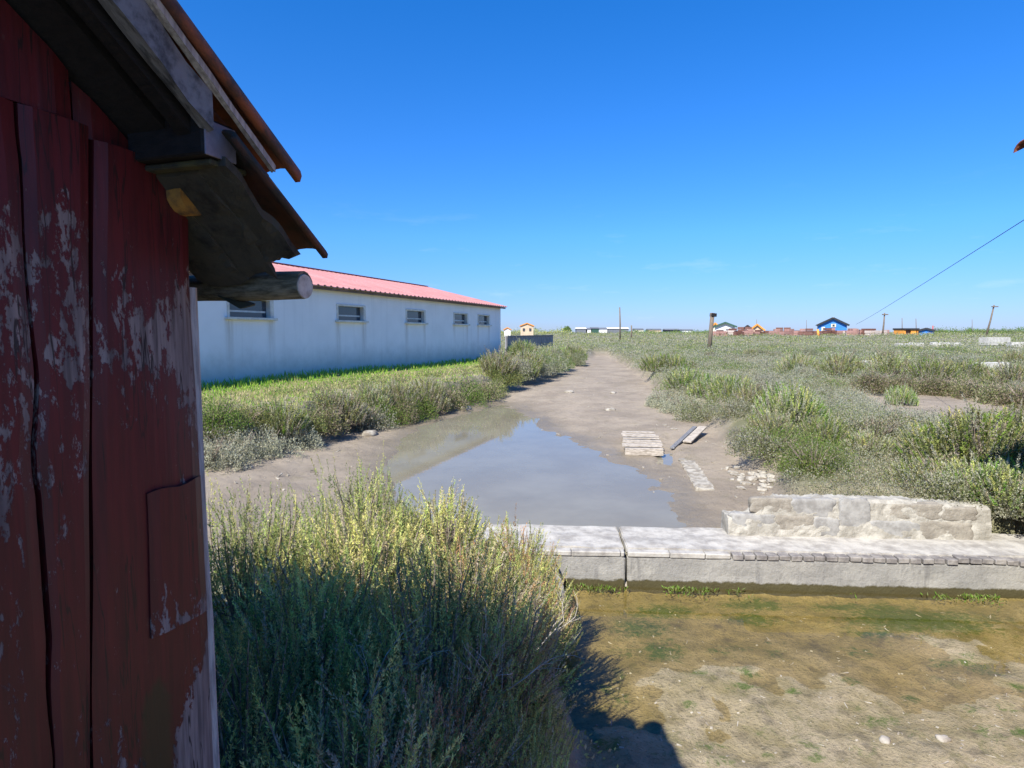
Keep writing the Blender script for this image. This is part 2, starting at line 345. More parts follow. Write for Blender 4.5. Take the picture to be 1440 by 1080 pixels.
# water of the channel: murky, mirror-smooth at a low angle
def flat(name, poly, z, m):
    if sum(poly[i][0] * poly[(i + 1) % len(poly)][1] - poly[(i + 1) % len(poly)][0] * poly[i][1] for i in range(len(poly))) < 0: poly = poly[::-1]
    me = bpy.data.meshes.new(name); me.from_pydata([(x, y, z) for x, y in poly], [], [tuple(range(len(poly)))]); me.materials.append(m)
    o = bpy.data.objects.new(name, me); COL.objects.link(o); o['kind'] = 'structure'; return o
def water(name, tint, murk, mk, ior, wav):
    m, n, l, b = mat(name); n.remove(b); out = n['Material Output']; v = coords(n, l, (1, 1, 1), 'World')
    tr = n.new('ShaderNodeBsdfTransparent'); tr.inputs[0].default_value = (*tint, 1)
    df = n.new('ShaderNodeBsdfDiffuse'); df.inputs[0].default_value = (*murk, 1)
    gl = n.new('ShaderNodeBsdfGlossy'); gl.inputs['Roughness'].default_value = .03
    fr = n.new('ShaderNodeFresnel'); fr.inputs[0].default_value = ior; m0 = n.new('ShaderNodeMixShader'); ms = n.new('ShaderNodeMixShader')
    bp = n.new('ShaderNodeBump'); bp.inputs['Strength'].default_value = wav; bp.inputs['Distance'].default_value = .01
    l.new(noise(n, l, v, 7, 3, .5), bp.inputs['Height']); l.new(bp.outputs[0], gl.inputs['Normal']); l.new(bp.outputs[0], fr.inputs['Normal'])
    if mk > 0: l.new(rng_(n, l, noise(n, l, v, .9, 5, .6), .3, .7, mk * .88, min(1, mk * 1.12)), m0.inputs[0])
    else: m0.inputs[0].default_value = 0
    l.new(tr.outputs[0], m0.inputs[1]); l.new(df.outputs[0], m0.inputs[2])
    l.new(fr.outputs[0], ms.inputs[0]); l.new(m0.outputs[0], ms.inputs[1]); l.new(gl.outputs[0], ms.inputs[2]); l.new(ms.outputs[0], out.inputs[0]); return m
M['chwater'] = water('channel_water', (.78, .69, .48), (.36, .335, .25), .60, 1.36, .03)
ex = [(-3.2, 10.6), (-2.9, 13.6), (-1.9, 16.2), (-.2, 20.5), (1.5, 20.5), (4.3, 13), (4.3, 9), (3.0, 6.3), (2.9, 5.97), (-.25, 6.1), (-1.2, 5.6), (-2.4, 7)]
flat('channel_water', ex, WZ, M['chwater'])
# thin clear film of water in the pool
m = water('pool_water', (.95, .92, .80), (.2, .18, .1), 0, 1.33, .06)
flat('pool_water', [(.1, 5.98), (6.6, 5.56), (6.6, 2), (4, .2), (1.5, .2), (.2, 3)], -.035, m)

# ------------------------------------------------------------------ sill (low weir wall)
sill = empty('weir_wall', (SA[0], SA[1], -.25), math.atan2(sd_[1], sd_[0]), 'long low concrete weir wall with a brick edge, crossing between the muddy channel and the algae pool', 'weir')
L = float(np.linalg.norm(SB - SA))
def stained(name, c1, c2, c3, z0, z1, wetc):
    m, n, l, b = mat(name); v = coords(n, l, (1, 1, 1), 'World'); a = noise(n, l, v, 2.2, 8, .7); f = noise(n, l, v, 26, 6, .7)
    st = noise(n, l, coords(n, l, (7, 7, 1.2), 'World'), 1.5, 5, .6)
    c = mixc(n, l, rng_(n, l, a, .35, .65), c1, c2); c = mixc(n, l, rng_(n, l, st, .52, .72, 0, .7), c, c3); c = mixc(n, l, rng_(n, l, f, .5, .75, 0, .5), c, c3)
    g = n.new('ShaderNodeNewGeometry'); s = n.new('ShaderNodeSeparateXYZ'); l.new(g.outputs['Position'], s.inputs[0])
    zz = math_(n, l, 'ADD', s.outputs[2], math_(n, l, 'MULTIPLY', math_(n, l, 'SUBTRACT', noise(n, l, v, 9, 5, .7), .5), .09))
    c = mixc(n, l, rng_(n, l, zz, z0, z1), wetc, c)
    l.new(c, b.inputs['Base Color']); b.inputs['Roughness'].default_value = .9
    bump(n, l, b, math_(n, l, 'ADD', a, f), .6, .02); return m
M['conc'] = stained('stained_concrete', (.33, .315, .275), (.25, .24, .215), (.155, .15, .14), .005, .03, (.062, .052, .018))
M['chalk'] = simple('chalky_concrete', (.47, .445, .39), (.26, .24, .21), 6, .9, (1, 1, 1), .7, .02, .34, .70)
M['brick'] = simple('worn_grey_brick', (.31, .285, .25), (.15, .135, .125), 8, .9, (1, 1, 1), .6, .01)
M['mortar'] = simple('crumbling_lime_mortar', (.43, .405, .34), (.26, .24, .195), 7, .95, (1, 1, 1), .9, .03, .35, .65)
M['stone'] = simple('grey_render_stone', (.34, .33, .30), (.22, .21, .19), 9, .9, (1, 1, 1), .7, .012)
M['stone2'] = simple('brown_rubble_stone', (.31, .28, .225), (.22, .195, .155), 9, .9, (1, 1, 1), .9, .03)
M['conc2'] = simple('dull_concrete', (.52, .50, .45), (.36, .345, .30), 5, .9)
M['dirtychalk'] = simple('muddy_chalk', (.42, .385, .315), (.20, .17, .13), 7, .95, (1, 1, 1), .8, .02, .38, .66)
def rough_block(name, x0, x1, y0, y1, z0, z1, m, parent, nx=40, amp=.012, seed=1, topwav=.0, ny=6, nz=6):
    """closed block with lumpy faces"""
    bm = bmesh.new(); bmesh.ops.create_cube(bm, size=1)
    for v in bm.verts: v.co = Vector((x0 + (v.co.x + .5) * (x1 - x0), y0 + (v.co.y + .5) * (y1 - y0), z0 + (v.co.z + .5) * (z1 - z0)))
    for ax, k in ((0, nx), (1, ny), (2, nz)):
        es = [e for e in bm.edges if abs((e.verts[0].co - e.verts[1].co)[ax]) > .5 * ((x1 - x0), (y1 - y0), (z1 - z0))[ax]]
        if k > 1: bmesh.ops.subdivide_edges(bm, edges=es, cuts=k - 1, use_grid_fill=True)
    co = np.array([v.co[:] for v in bm.verts]); 
    dx = (fbm(co[:, 1] * 9 + co[:, 2] * 5, co[:, 0] * 3, seed) - .5) * 2 * amp
    dy = (fbm(co[:, 0] * 6, co[:, 2] * 9, seed + 5) - .5) * 2 * amp
    dz = (fbm(co[:, 0] * 5, co[:, 1] * 9, seed + 9) - .5) * 2 * amp + np.where(co[:, 2] > z1 - 1e-4, (fbm(co[:, 0] * 2, co[:, 1] * 1.5, seed + 2) - .5) * 2 * topwav, 0)
    for v, a, c, d in zip(bm.verts, dx, dy, dz): v.co += Vector((a, c, d))
    es = [e for e in bm.edges if len(e.link_faces) == 2 and e.calc_face_angle(0) > .9]
    bmesh.ops.bevel(bm, geom=es, offset=min(.012, amp + .004), segments=2, affect='EDGES')
    me = bpy.data.meshes.new(name); bm.to_mesh(me); bm.free(); me.materials.append(m)
    for p in me.polygons: p.use_smooth = False
    o = bpy.data.objects.new(name, me); COL.objects.link(o)
    if parent: o.parent = parent
    return o
JX = 1.50                                                   # the open joint across the wall
for x0, x1, sd in ((0, JX - .012, 3), (JX + .012, L, 4)):
    rough_block('wall_block', x0, x1, 0, .30, 0, .498, M['conc'], sill, int((x1 - x0) * 22), .010, sd, .004)
    rough_block('coping', x0, x1, .10, .80, .50, .563, M['chalk'], sill, int((x1 - x0) * 14), .010, sd + 20, .010)
mb = MB(); x = 2.55
while x < L - .1:
    if not (JX - .07 < x < JX + .07):
        k = .0 if x < 4.6 else .012 * math.sin(x * 3)
        mb.box((x + .05, .052 + random.uniform(-.008, .012), .526 + k + random.uniform(-.003, .003)), (.100, .105 + random.uniform(0, .01), .050), random.uniform(-.03, .03), jit=.003)
    x += .113
mb.build('brick_edging', M['brick'], sill, .006)
mb = MB()
for x0, x1 in ((0, JX - .015), (JX + .015, 2.53)):
    xx = x0
    while xx < x1 - .02:
        w = min(random.uniform(.25, .5), x1 - xx)
        mb.box((xx + w / 2, .048, .526), (w - .006, .10, .052), random.uniform(-.01, .01), jit=.004); xx += w
mb.build('plaster_lip', M['chalk'], sill, .008)
# lower ledge: dark algae-coated toe at the water line
stub = rough_block('retaining_slab', 0, .05, -.95, -.02, 0, .44, M['conc'], None, 3, .01, 8, .01, 10, 8)
stub.location = (.36, 6.03, -.2); stub.rotation_euler = (0, 0, R(4)); tag(stub, 'short upright concrete slab holding the shrub bank beside the end of the weir wall', 'retaining slab')

# broken rubble wall on the sill
P0 = onz(1026, 755, .31); P1 = onz(1400, 770, .31)
rw = empty('rubble_wall', (P0[0], P0[1] + .02, .30), math.atan2(sd_[1], sd_[0]), 'broken rubble masonry wall with grey stones in pale mortar, standing on the weir wall', 'rubble wall')
LW = float(np.hypot(P1[0] - P0[0], P1[1] - P0[1])) + .1
def core():
    bm = bmesh.new(); nx, nz = 120, 14
    top = lambda x: .20 + .165 * float(sstep(.22, .42, np.array(x))) + .04 * float(sstep(.40, .55, np.array(x))) - .05 * float(sstep(LW * .62, LW, np.array(x))) + (float(fbm(np.array([x * 6]), np.array([.5]), 3)[0]) - .5) * .05
    front, back = [], []
    for i in range(nx + 1):
        x = LW * i / nx; t = top(x); fcol, bcol = [], []
        for k in range(nz + 1):
            z = t * k / nz
            e = (float(fbm(np.array([x * 7]), np.array([z * 9]), 61)[0]) - .5) * .045
            fcol.append(bm.verts.new((x, .03 + e + z * .12 + (.05 * (k == nz)), z)))
            bcol.append(bm.verts.new((x, .32 + e - z * .1, z + (random.uniform(-.01, .01)))))
        front.append(fcol); back.append(bcol)
    for i in range(nx):
        for k in range(nz):
            bm.faces.new((front[i][k], front[i + 1][k], front[i + 1][k + 1], front[i][k + 1])); bm.faces.new((back[i + 1][k], back[i][k], back[i][k + 1], back[i + 1][k + 1]))
        bm.faces.new((front[i][nz], front[i + 1][nz], back[i + 1][nz], back[i][nz]))
    for c in (0, nx):
        for k in range(nz): bm.faces.new((front[c][k], front[c][k + 1], back[c][k + 1], back[c][k]))
    bmesh.ops.recalc_face_normals(bm, faces=bm.faces)
    me = bpy.data.meshes.new('mortar_core'); bm.to_mesh(me); bm.free(); me.materials.append(M['mortar'])
    o = bpy.data.objects.new('mortar_core', me); COL.objects.link(o); o.parent = rw
core()
def pebble(name, c, d, m, parent=None, seed=0, p=3.2, sub=4, amp=.14):
    """a worn stone: superellipsoid with lumps"""
    bm = bmesh.new(); bmesh.ops.create_cube(bm, size=2); bmesh.ops.subdivide_edges(bm, edges=bm.edges[:], cuts=sub, use_grid_fill=True)
    co = np.array([v.co[:] for v in bm.verts]); nn = (np.abs(co) ** p).sum(1) ** (1 / p); co = co / nn[:, None]
    k = 1 + (fbm(co[:, 0] * 1.7 + seed * 3.1, co[:, 1] * 1.7 + co[:, 2] * 2.3, seed, 3) - .5) * 2 * amp
    co = co * k[:, None]
    for v, q in zip(bm.verts, co): v.co = Vector((c[0] + q[0] * d[0] / 2, c[1] + q[1] * d[1] / 2, c[2] + q[2] * d[2] / 2)); 
    me = bpy.data.meshes.new(name); bm.to_mesh(me); bm.free(); me.materials.append(m)
    for q in me.polygons: q.use_smooth = True
    o = bpy.data.objects.new(name, me); COL.objects.link(o)
    if parent: o.parent = parent
    return o
sc_ = LW / (1400 - 1026)                                    # metres per photo pixel along the wall
for px0, px1, py0, py1, mm in [(1033, 1094, 731, 757, 'stone'), (1098, 1148, 732, 758, 'stone2'), (1121, 1179, 708, 733, 'stone'), (1150, 1186, 735, 760, 'stone'), (1188, 1228, 710, 762, 'stone'), (1233, 1296, 738, 764, 'stone'), (1062, 1118, 708, 728, 'stone2'), (1262, 1330, 712, 734, 'stone2'), (1300, 1372, 738, 765, 'stone2'), (1332, 1380, 716, 734, 'stone2')]:
    xa, xb = (px0 - 1026) * sc_, (px1 - 1026) * sc_; za, zb = (762 - py1) * sc_ * 1.02, (762 - py0) * sc_ * 1.02
    pebble('stone', ((xa + xb) / 2, .075 + (za + zb) * .06, (za + zb) / 2 + .005), ((xb - xa) * 1.1, .10, (zb - za) * 1.12), M[mm], rw, px0, 7, 9, .16)

# ------------------------------------------------------------------ near hut
HA = R(18); HU = np.array([math.sin(HA), math.cos(HA)]); HR = np.array([math.cos(HA), -math.sin(HA)])
QW, SC, HB = -1.10, 1.092, .55                              # wall plane, corner, base height
hut = empty('wooden_hut', (HU[0] * SC + HR[0] * QW, HU[1] * SC + HR[1] * QW, HB), -HA, 'old wooden hut with flaking dark red boards and a clay tile roof, close by', 'hut')
Z = lambda z: z - HB
def slope(s): return 2.795 + .70 * (1.205 - s)              # roof plane height along the gable, main slope ends at s = 1.205
SR = -1.45                                                  # ridge
def roofz(s): return slope(s) if s > SR else slope(2 * SR - s)
SEND = 2 * SR - SC                                          # the other corner
# local frame: x = out of the gable wall (q - QW), y = s - SC, z up from the base
def board_mesh(s0, s1, z0, ztop, x0, x1, wearf, mossf, m, name, parent, nseg=60, ny=8):
    """one vertical plank with its own wear map, top following ztop(s)"""
    me = bpy.data.meshes.new(name); V, Q, W, G = [], [], [], []
    for face, xx in ((0, x1), (1, x0)):
        for i in range(ny + 1):
            sn0 = s0; zt = ztop((s0(2.8) if callable(s0) else s0) + (s1 - (s0(2.8) if callable(s0) else s0)) * i / ny)
            ed = .006 if i in (0, ny) else 0
            for k in range(nseg + 1):
                z = z0 + (zt - z0) * k / nseg; a0 = s0(z) if callable(s0) else s0; s = a0 + (s1 - a0) * i / ny
                warp = .003 * math.sin(z * 3.1 + s * 20) + (vn1(z * 5, s * 9) - .5) * .004
                V.append((xx - (ed if face == 0 else 0) + warp, s - SC + (vn1(z * 4 + s1 * 31, i) - .5) * .005 * (i in (0, ny)), Z(z))); W.append(wearf(s, z)); G.append(mossf(s, z))
    n = (ny + 1) * (nseg + 1); id_ = lambda f, i, k: f * n + i * (nseg + 1) + k
    for i in range(ny):
        for k in range(nseg):
            Q.append((id_(0, i, k), id_(0, i + 1, k), id_(0, i + 1, k + 1), id_(0, i, k + 1))); Q.append((id_(1, i, k), id_(1, i, k + 1), id_(1, i + 1, k + 1), id_(1, i + 1, k)))
        for k in (0, nseg): Q.append((id_(0, i, k), id_(1, i, k), id_(1, i + 1, k), id_(0, i + 1, k)))
    for i in (0, ny):
        for k in range(nseg): Q.append((id_(0, i, k), id_(0, i, k + 1), id_(1, i, k + 1), id_(1, i, k)))
    me.from_pydata(V, [], Q); fattr(me, 'wear', W); fattr(me, 'moss', G); me.materials.append(m)
    bm = bmesh.new(); bm.from_mesh(me); bmesh.ops.recalc_face_normals(bm, faces=bm.faces); bm.to_mesh(me); bm.free()
    o = bpy.data.objects.new(name, me); COL.objects.link(o); o.parent = parent; return o
def vn1(a, b): return float(vnoise(np.array([a]), np.array([b]), 77)[0])
gauss = lambda a, b, w: math.exp(-((a - b) / w) ** 2)
def wear_right(s, z):
    w = .30 * gauss(z, 2.48, .11) * gauss(s, .97, .10) + .36 * gauss(z, 2.42, .17) * gauss(s, 1.065, .035) + .12 * gauss(z, 2.5, .2) - .22 * sstep1(2.60, 2.75, z) - .06
    w += .75 * sstep1(1.80, 1.62, z - (s - 1.06) * 1.6) * sstep1(.955, 1.0, s) + .3 * gauss(s, .87, .02) * gauss(z, 1.68, .12)
    return w
def wear_left(s, z): return .13 * gauss(z, 2.55, .2) * gauss(s, .79, .05) + .13 * gauss(z, 2.4, .25) - .18 * sstep1(2.66, 2.85, z) - .10 * sstep1(2.0, 1.7, z)
def moss_right(s, z): return .9 * gauss(s, .945, .05) * sstep1(1.85, 1.70, z)
def sstep1(a, b, x): t = min(1, max(0, (x - a) / (b - a))); return t * t * (3 - 2 * t)
no = lambda s, z: 0.0
wall_top = lambda s: min(roofz(s) - .085, 4.4)
EDG = lambda z: .829 + .060 * (z - 2.19)
board_mesh(lambda z: EDG(z) + .007, 1.090, HB, lambda s: 2.857, -.028, 0, wear_right, moss_right, M['red'], 'plank', hut, 130, 10)
board_mesh(.853, 1.084, 2.859, lambda s: max(2.862, wall_top(s)), -.045, -.018, lambda s, z: -.3, no, M['red'], 'plank', hut, 20)
# the left board is split by a long crack: two halves with a ragged gap
def half(s0f, s1f, ztop, x1, zb=HB):
    me = bpy.data.meshes.new('plank'); V, W, Q = [], [], []; nz_, ny_ = 130, 6
    for face, xx in ((0, x1), (1, x1 - .028)):
        for k in range(nz_ + 1):
            z = zb + (ztop - zb) * k / nz_; a, c = s0f(z), s1f(z)
            for i in range(ny_ + 1):
                s = a + (c - a) * i / ny_
                V.append((xx - (.005 if i in (0, ny_) and face == 0 else 0) + .002 * math.sin(z * 4), s - SC, Z(z))); W.append(wear_left(s, z))
    n_ = (nz_ + 1) * (ny_ + 1); id_ = lambda f, k, i: f * n_ + k * (ny_ + 1) + i
    for k in range(nz_):
        for i in range(ny_): Q += [(id_(0, k, i), id_(0, k, i + 1), id_(0, k + 1, i + 1), id_(0, k + 1, i)), (id_(1, k, i), id_(1, k + 1, i), id_(1, k + 1, i + 1), id_(1, k, i + 1))]
        for i in (0, ny_): Q.append((id_(0, k, i), id_(0, k + 1, i), id_(1, k + 1, i), id_(1, k, i)))
    for k in (0, nz_): Q += [(id_(0, k, i), id_(0, k, i + 1), id_(1, k, i + 1), id_(1, k, i)) for i in range(ny_)]
    me.from_pydata(V, [], Q); fattr(me, 'wear', W); fattr(me, 'moss', [0] * len(V)); me.materials.append(M['red'])
    bm = bmesh.new(); bm.from_mesh(me); bmesh.ops.recalc_face_normals(bm, faces=bm.faces); bm.to_mesh(me); bm.free()
    o = bpy.data.objects.new('plank', me); COL.objects.link(o); o.parent = hut
crack = lambda z: .745 - .012 * (z - 2.88) * -1 + (vn1(z * 7, 3) - .5) * .012 + (vn1(z * 23, 5) - .5) * .005
gapw = lambda z: .0015 + .004 * abs(vn1(z * 3, 8))
half(lambda z: crack(z) + gapw(z), lambda z: EDG(z) - .005 + (vn1(z * 5, 14) - .5) * .004, 2.878, .004)
half(lambda z: .60, lambda z: crack(z) - gapw(z), 2.878, .003)
mbk = MB()                                                   # backing behind the cracks and gaps
board_mesh(.60, .838, 2.881, wall_top, -.03, -.004, lambda s, z: -.3, no, M['red'], 'plank', hut, 20)
s = .594; i = 0
while s > SEND + .05:
    w = random.choice((.20, .22, .24)); a = max(SEND, s - w)
    board_mesh(a, s - .009, HB, wall_top, -.03, random.uniform(-.004, .004), lambda s_, z: -.05, no, M['red'], 'plank', hut, 50, 4); s = a; i += 1
bk = MB(); NB = 40
prof = [(SC - .03 + (SEND + .03 - SC + .03) * k / NB) for k in range(NB + 1)]
vsb = [(-.050, p - SC, 0) for p in prof] + [(-.050, p - SC, Z(wall_top(p) - .02)) for p in prof] + [(-.07, p - SC, 0) for p in prof] + [(-.07, p - SC, Z(wall_top(p) - .02)) for p in prof]
n_ = NB + 1; fsb = []
for k in range(NB): fsb += [(k, k + 1, n_ + k + 1, n_ + k), (2 * n_ + k, 3 * n_ + k, 3 * n_ + k + 1, 2 * n_ + k + 1), (n_ + k, n_ + k + 1, 3 * n_ + k + 1, 3 * n_ + k), (k, 2 * n_ + k, 2 * n_ + k + 1, k + 1)]
fsb += [(0, n_, 3 * n_, 2 * n_), (NB, 2 * n_ + NB, 3 * n_ + NB, n_ + NB)]
bk.add(vsb, fsb); bk.build('backing_board', M['darkwood'], hut)
# patch board, corner board
board_mesh(.940, 1.084, 1.86, lambda s: 2.172 - .02 * (1.08 - s) + .004 * math.sin(s * 60), .001, .010, lambda s, z: -.10 + .30 * sstep1(2.0, 1.86, z) + .12 * gauss(s, .955, .02), no, M['red'], 'patch_board', hut, 40, 6)
cb = board_mesh(1.092, 1.114, HB, lambda s: 2.60, -.10, -.004, lambda s, z: 0, no, M['edge'], 'corner_board', hut, 90, 2)
# side and back walls
mb = MB(); DEP = 6.0
mb.box((-DEP / 2 - .12, -.03, Z(2.66) / 2), (DEP - .06, .04, Z(2.66))); mb.box((-DEP / 2 - .12, SEND - SC + .03, Z(2.66) / 2), (DEP - .06, .04, Z(2.66)))
mb.box((-DEP, (SEND - SC) / 2, Z(2.66) / 2), (.04, SC - SEND - .14, Z(2.66))); mb.build('side_wall', M['red'], hut)
# roof: canal tiles, two slopes, and a slumped course along the eave
def tile_run(mb, q, r0, concave, sgn, s0, z0, slp, s1, off=0.0, seed=0, flat_=.85, pl=.44):
    """a row of overlapping half-round tiles from (s0, z0) up to s1"""
    rs = random.Random(seed); sl = math.atan(slp); ct, st_ = math.cos(sl), math.sin(sl); total = (s0 - s1) / ct; t = off
    while t < total - .05:
        Lt = min(pl, total - t + .05); dz = (.0 if not concave else .012) + rs.uniform(-.004, .004); tw = rs.uniform(-.008, .008); ring = []; nn = 10
        for e, tt in ((0, t), (1, t + Lt)):
            rr = r0 * (1.0 if e == 0 else .86)
            for th in (0, 1):
                for a in range(nn + 1):
                    an = math.pi * a / nn; R_ = rr - th * .013; lx = -math.cos(an) * R_; lh = math.sin(an) * R_ * flat_
                    if concave: lh = -lh + r0 * .45
                    hh = dz + lh + (1 - e) * .022; s_ = s0 - tt * ct + hh * st_; z_ = z0 + tt * st_ + hh * ct
                    if sgn < 0: s_ = 2 * SR - s_
                    ring.append((q + lx + tw * e - QW, s_ - SC, Z(z_)))
        m1 = nn + 1; fs = []
        for a in range(nn): fs += [(a, a + 1, 2 * m1 + a + 1, 2 * m1 + a), (m1 + a, 3 * m1 + a, 3 * m1 + a + 1, m1 + a + 1), (a, m1 + a, m1 + a + 1, a + 1), (2 * m1 + a, 2 * m1 + a + 1, 3 * m1 + a + 1, 3 * m1 + a)]
        for a in (0, nn): fs.append((a, 2 * m1 + a, 3 * m1 + a, m1 + a))
        mb.add(ring, fs, True); t += pl - .08
roof, low, low2 = MB(), MB(), MB(); q = -.955; c = 0
while q > -7.4:
    for sg in (1, -1):
        o1 = rng.uniform(-.02, .03) if c else .0
        tile_run(roof, q, .074, False, sg, 1.172, 2.818, .70, SR, o1, c * 7 + sg, .85, .72 if c == 0 else .44)
        tile_run(roof, q - .092, .072, True, sg, 1.16, 2.806, .70, SR, o1, c * 7 + sg + 3)
        if sg > 0: tile_run(low, q + .012, .074, False, sg, 1.245 + o1 * .5, 2.655, .80, 1.02, 0, c * 7, .60, .5); tile_run(low, q - .088, .072, True, sg, 1.235 + o1, 2.660, .80, 1.02, 0, c * 5, .55, .5)
        else: tile_run(low2, q, .074, False, sg, 1.285, 2.70, .80, 1.02, 0, c * 7, .60, .5)
    q -= .185; c += 1
ro = roof.build('tile_roof', M['tile'], hut); low.build('eave_tiles', M['tiledark'], hut); low2.build('eave_tiles', M['tiledark'], hut)
mb = MB(); qq = -.93
while qq > -7.3: mb.tube([(qq - QW, SR - SC, Z(slope(SR) + .06)), (qq - .4 - QW, SR - SC, Z(slope(SR) + .05))], [.10, .085], 14); qq -= .37
mb.build('ridge_tiles', M['tile'], ro)
sl = math.atan(.80)
def along(s, d=0): return Vector((0, s - SC + d * math.sin(sl), Z(2.650 + .80 * (1.262 - s) + d * math.cos(sl))))
# boarding under the tiles
mb = MB()
for sgn in (1, -1):
    a, b_ = (1.08, SR) if sgn > 0 else (2 * SR - 1.08, SR)
    for q0, q1 in ((-1.02, -7.3),):
        vs = []
        for s_ in (a, b_):
            for d in (-.075, -.050):
                for qv in (q0, q1): vs.append((qv - QW, s_ - SC, Z(roofz(s_) + d)))
        mb.add(vs, [(0, 1, 3, 2), (4, 6, 7, 5), (0, 4, 5, 1), (2, 3, 7, 6), (0, 2, 6, 4), (1, 5, 7, 3)])
mb.build('roof_boards', M['darkwood'], hut)
def wavy(name, m, q0, q1, low, up, parent, n=26, amp=.004, ragged=.012, seed=0):
    """weathered board between two point lists low(t), up(t) of (s, z), from q0 to q1, with worn wavy edges and a ragged end"""
    rs = random.Random(seed); mb = MB(); V = []; ny = 4
    for i in range(n + 1):
        for f in (low, up):
            for k in range(ny + 1):
                t = i / n + (rs.uniform(-ragged, ragged) if i == 0 else 0); s_, z_ = f(t); qq = q0 + (q1 - q0) * k / ny; e = 1 if k in (0, ny) else .4
                V.append((qq - QW + (vn1(i * .45 + seed, k * 3.3) - .5) * 2 * amp * (k in (0, ny)), s_ - SC, Z(z_ + (vn1(i * .5, k * 1.7 + seed) - .5) * amp * 1.6 * e)))
    w_ = ny + 1; F_ = []
    for i in range(n):
        a, b_ = i * 2 * w_, (i + 1) * 2 * w_
        for k in range(ny): F_ += [(a + k, b_ + k, b_ + k + 1, a + k + 1), (a + w_ + k, a + w_ + k + 1, b_ + w_ + k + 1, b_ + w_ + k)]
        F_ += [(a, a + w_, b_ + w_, b_), (a + ny, b_ + ny, b_ + w_ + ny, a + w_ + ny)]
    for a in (0, n * 2 * w_): F_ += [(a + k, a + k + 1, a + w_ + k + 1, a + w_ + k) for k in range(ny)]
    mb.add(V, F_); return mb.build(name, m, parent)
# mossy boards hanging under the eave
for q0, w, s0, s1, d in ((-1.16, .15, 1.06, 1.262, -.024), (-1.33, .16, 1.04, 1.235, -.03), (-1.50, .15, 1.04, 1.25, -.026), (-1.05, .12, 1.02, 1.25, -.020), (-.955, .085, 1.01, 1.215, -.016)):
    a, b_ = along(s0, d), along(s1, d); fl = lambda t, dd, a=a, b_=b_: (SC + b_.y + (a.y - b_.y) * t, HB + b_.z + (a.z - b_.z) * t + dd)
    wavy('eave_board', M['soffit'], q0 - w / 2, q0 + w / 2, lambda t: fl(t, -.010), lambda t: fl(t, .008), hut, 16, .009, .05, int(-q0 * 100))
# verge rafter pair (plumb cut ends), wall plate, ochre purlin end, projecting log
for sgn in (1, -1):
    for q0, wd, s_end, d0, d1, mm in ((-.925, .026, .965, -.080, -.012, 'greywood'), (-.972, .035, 1.035, -.090, -.016, 'darkwood'), (-.905, .014, 1.125, -.008, .008, 'edge')):
        fl = lambda t, d: ((lambda s_: (s_ if sgn > 0 else 2 * SR - s_, slope(s_) + d))(s_end + (SR - s_end) * t))
        wavy({'greywood': 'verge_board', 'darkwood': 'rafter', 'edge': 'verge_lath'}[mm], M[mm], q0 - wd / 2, q0 + wd / 2, lambda t: fl(t, d0 / math.cos(.61) * .82), lambda t: fl(t, d1), hut, 90, .004 if mm == 'greywood' else .0025, .001, int(-q0 * 300))
mb = MB(); mb.box((.075, 1.000 - SC, Z(2.8755)), (.19, .085, .072)); wp = mb.build('wall_plate', M['darkwood'], hut, .004)
mb = MB(); mb.box((.1725, 1.000 - SC, Z(2.872)), (.004, .080, .066)); mb.build('cut_end', M['bluegrey'], wp, .001)
mb = MB(); mb.box((.055, 1.030 - SC, Z(2.832)), (.22, .10, .012)); mb.build('mossy_batten', M['mossboard'], hut, .003)
mb = MB(); mb.tube([(-.6, 1.072 - SC, Z(2.795)), (.035, 1.072 - SC, Z(2.795))], .042, 18, True, .03); mb.build('purlin', M['ochre'], hut)
mb = MB(); pts = [(-5.9 + 6.035 * t, .208 + .004 * math.sin(9 * t), Z(2.613) + .004 * math.sin(14 * t)) for t in np.linspace(0, 1, 40)]
mb.tube(pts, [.034 + .0018 * math.sin(k * 1.7) for k in range(40)], 16, True, .04); lg = mb.build('eave_log', M['log'], hut)
mb = MB(); mb.tube([(.1353, .208, Z(2.613)), (.139, .208, Z(2.613))], [.0305, .029], 16); mb.build('cut_end', M['logend'], lg)
mb = MB(); mb.box((-.07, .205, Z(2.578)), (.08, .05, .008), 0, .35, .1, .008); mb.build('loose_bark', M['mossboard'], lg, .002)
for qb in (-.35, -2.5, -4.8):
    mb = MB(); mb.quad_prism((qb, -.02, Z(2.35)), (qb, .205, Z(2.59)), .05, .05); mb.build('bracket', M['darkwood'], hut)

# ------------------------------------------------------------------ long white building
WB = 1.04
Ea, Eb = onz(276, 545, 1.12)[:2], onz(704, 500, 1.12)[:2]
bd = (Ea - Eb) / np.linalg.norm(Ea - Eb)                   # from the far right corner towards us
Lb = float(np.linalg.norm(Ea - Eb)) + 9.0
brot = math.atan2(bd[1], bd[0])
bld = empty('white_building', (Eb[0], Eb[1], WB), brot, 'long low white rendered building with a faded red metal roof and small high windows', 'building')
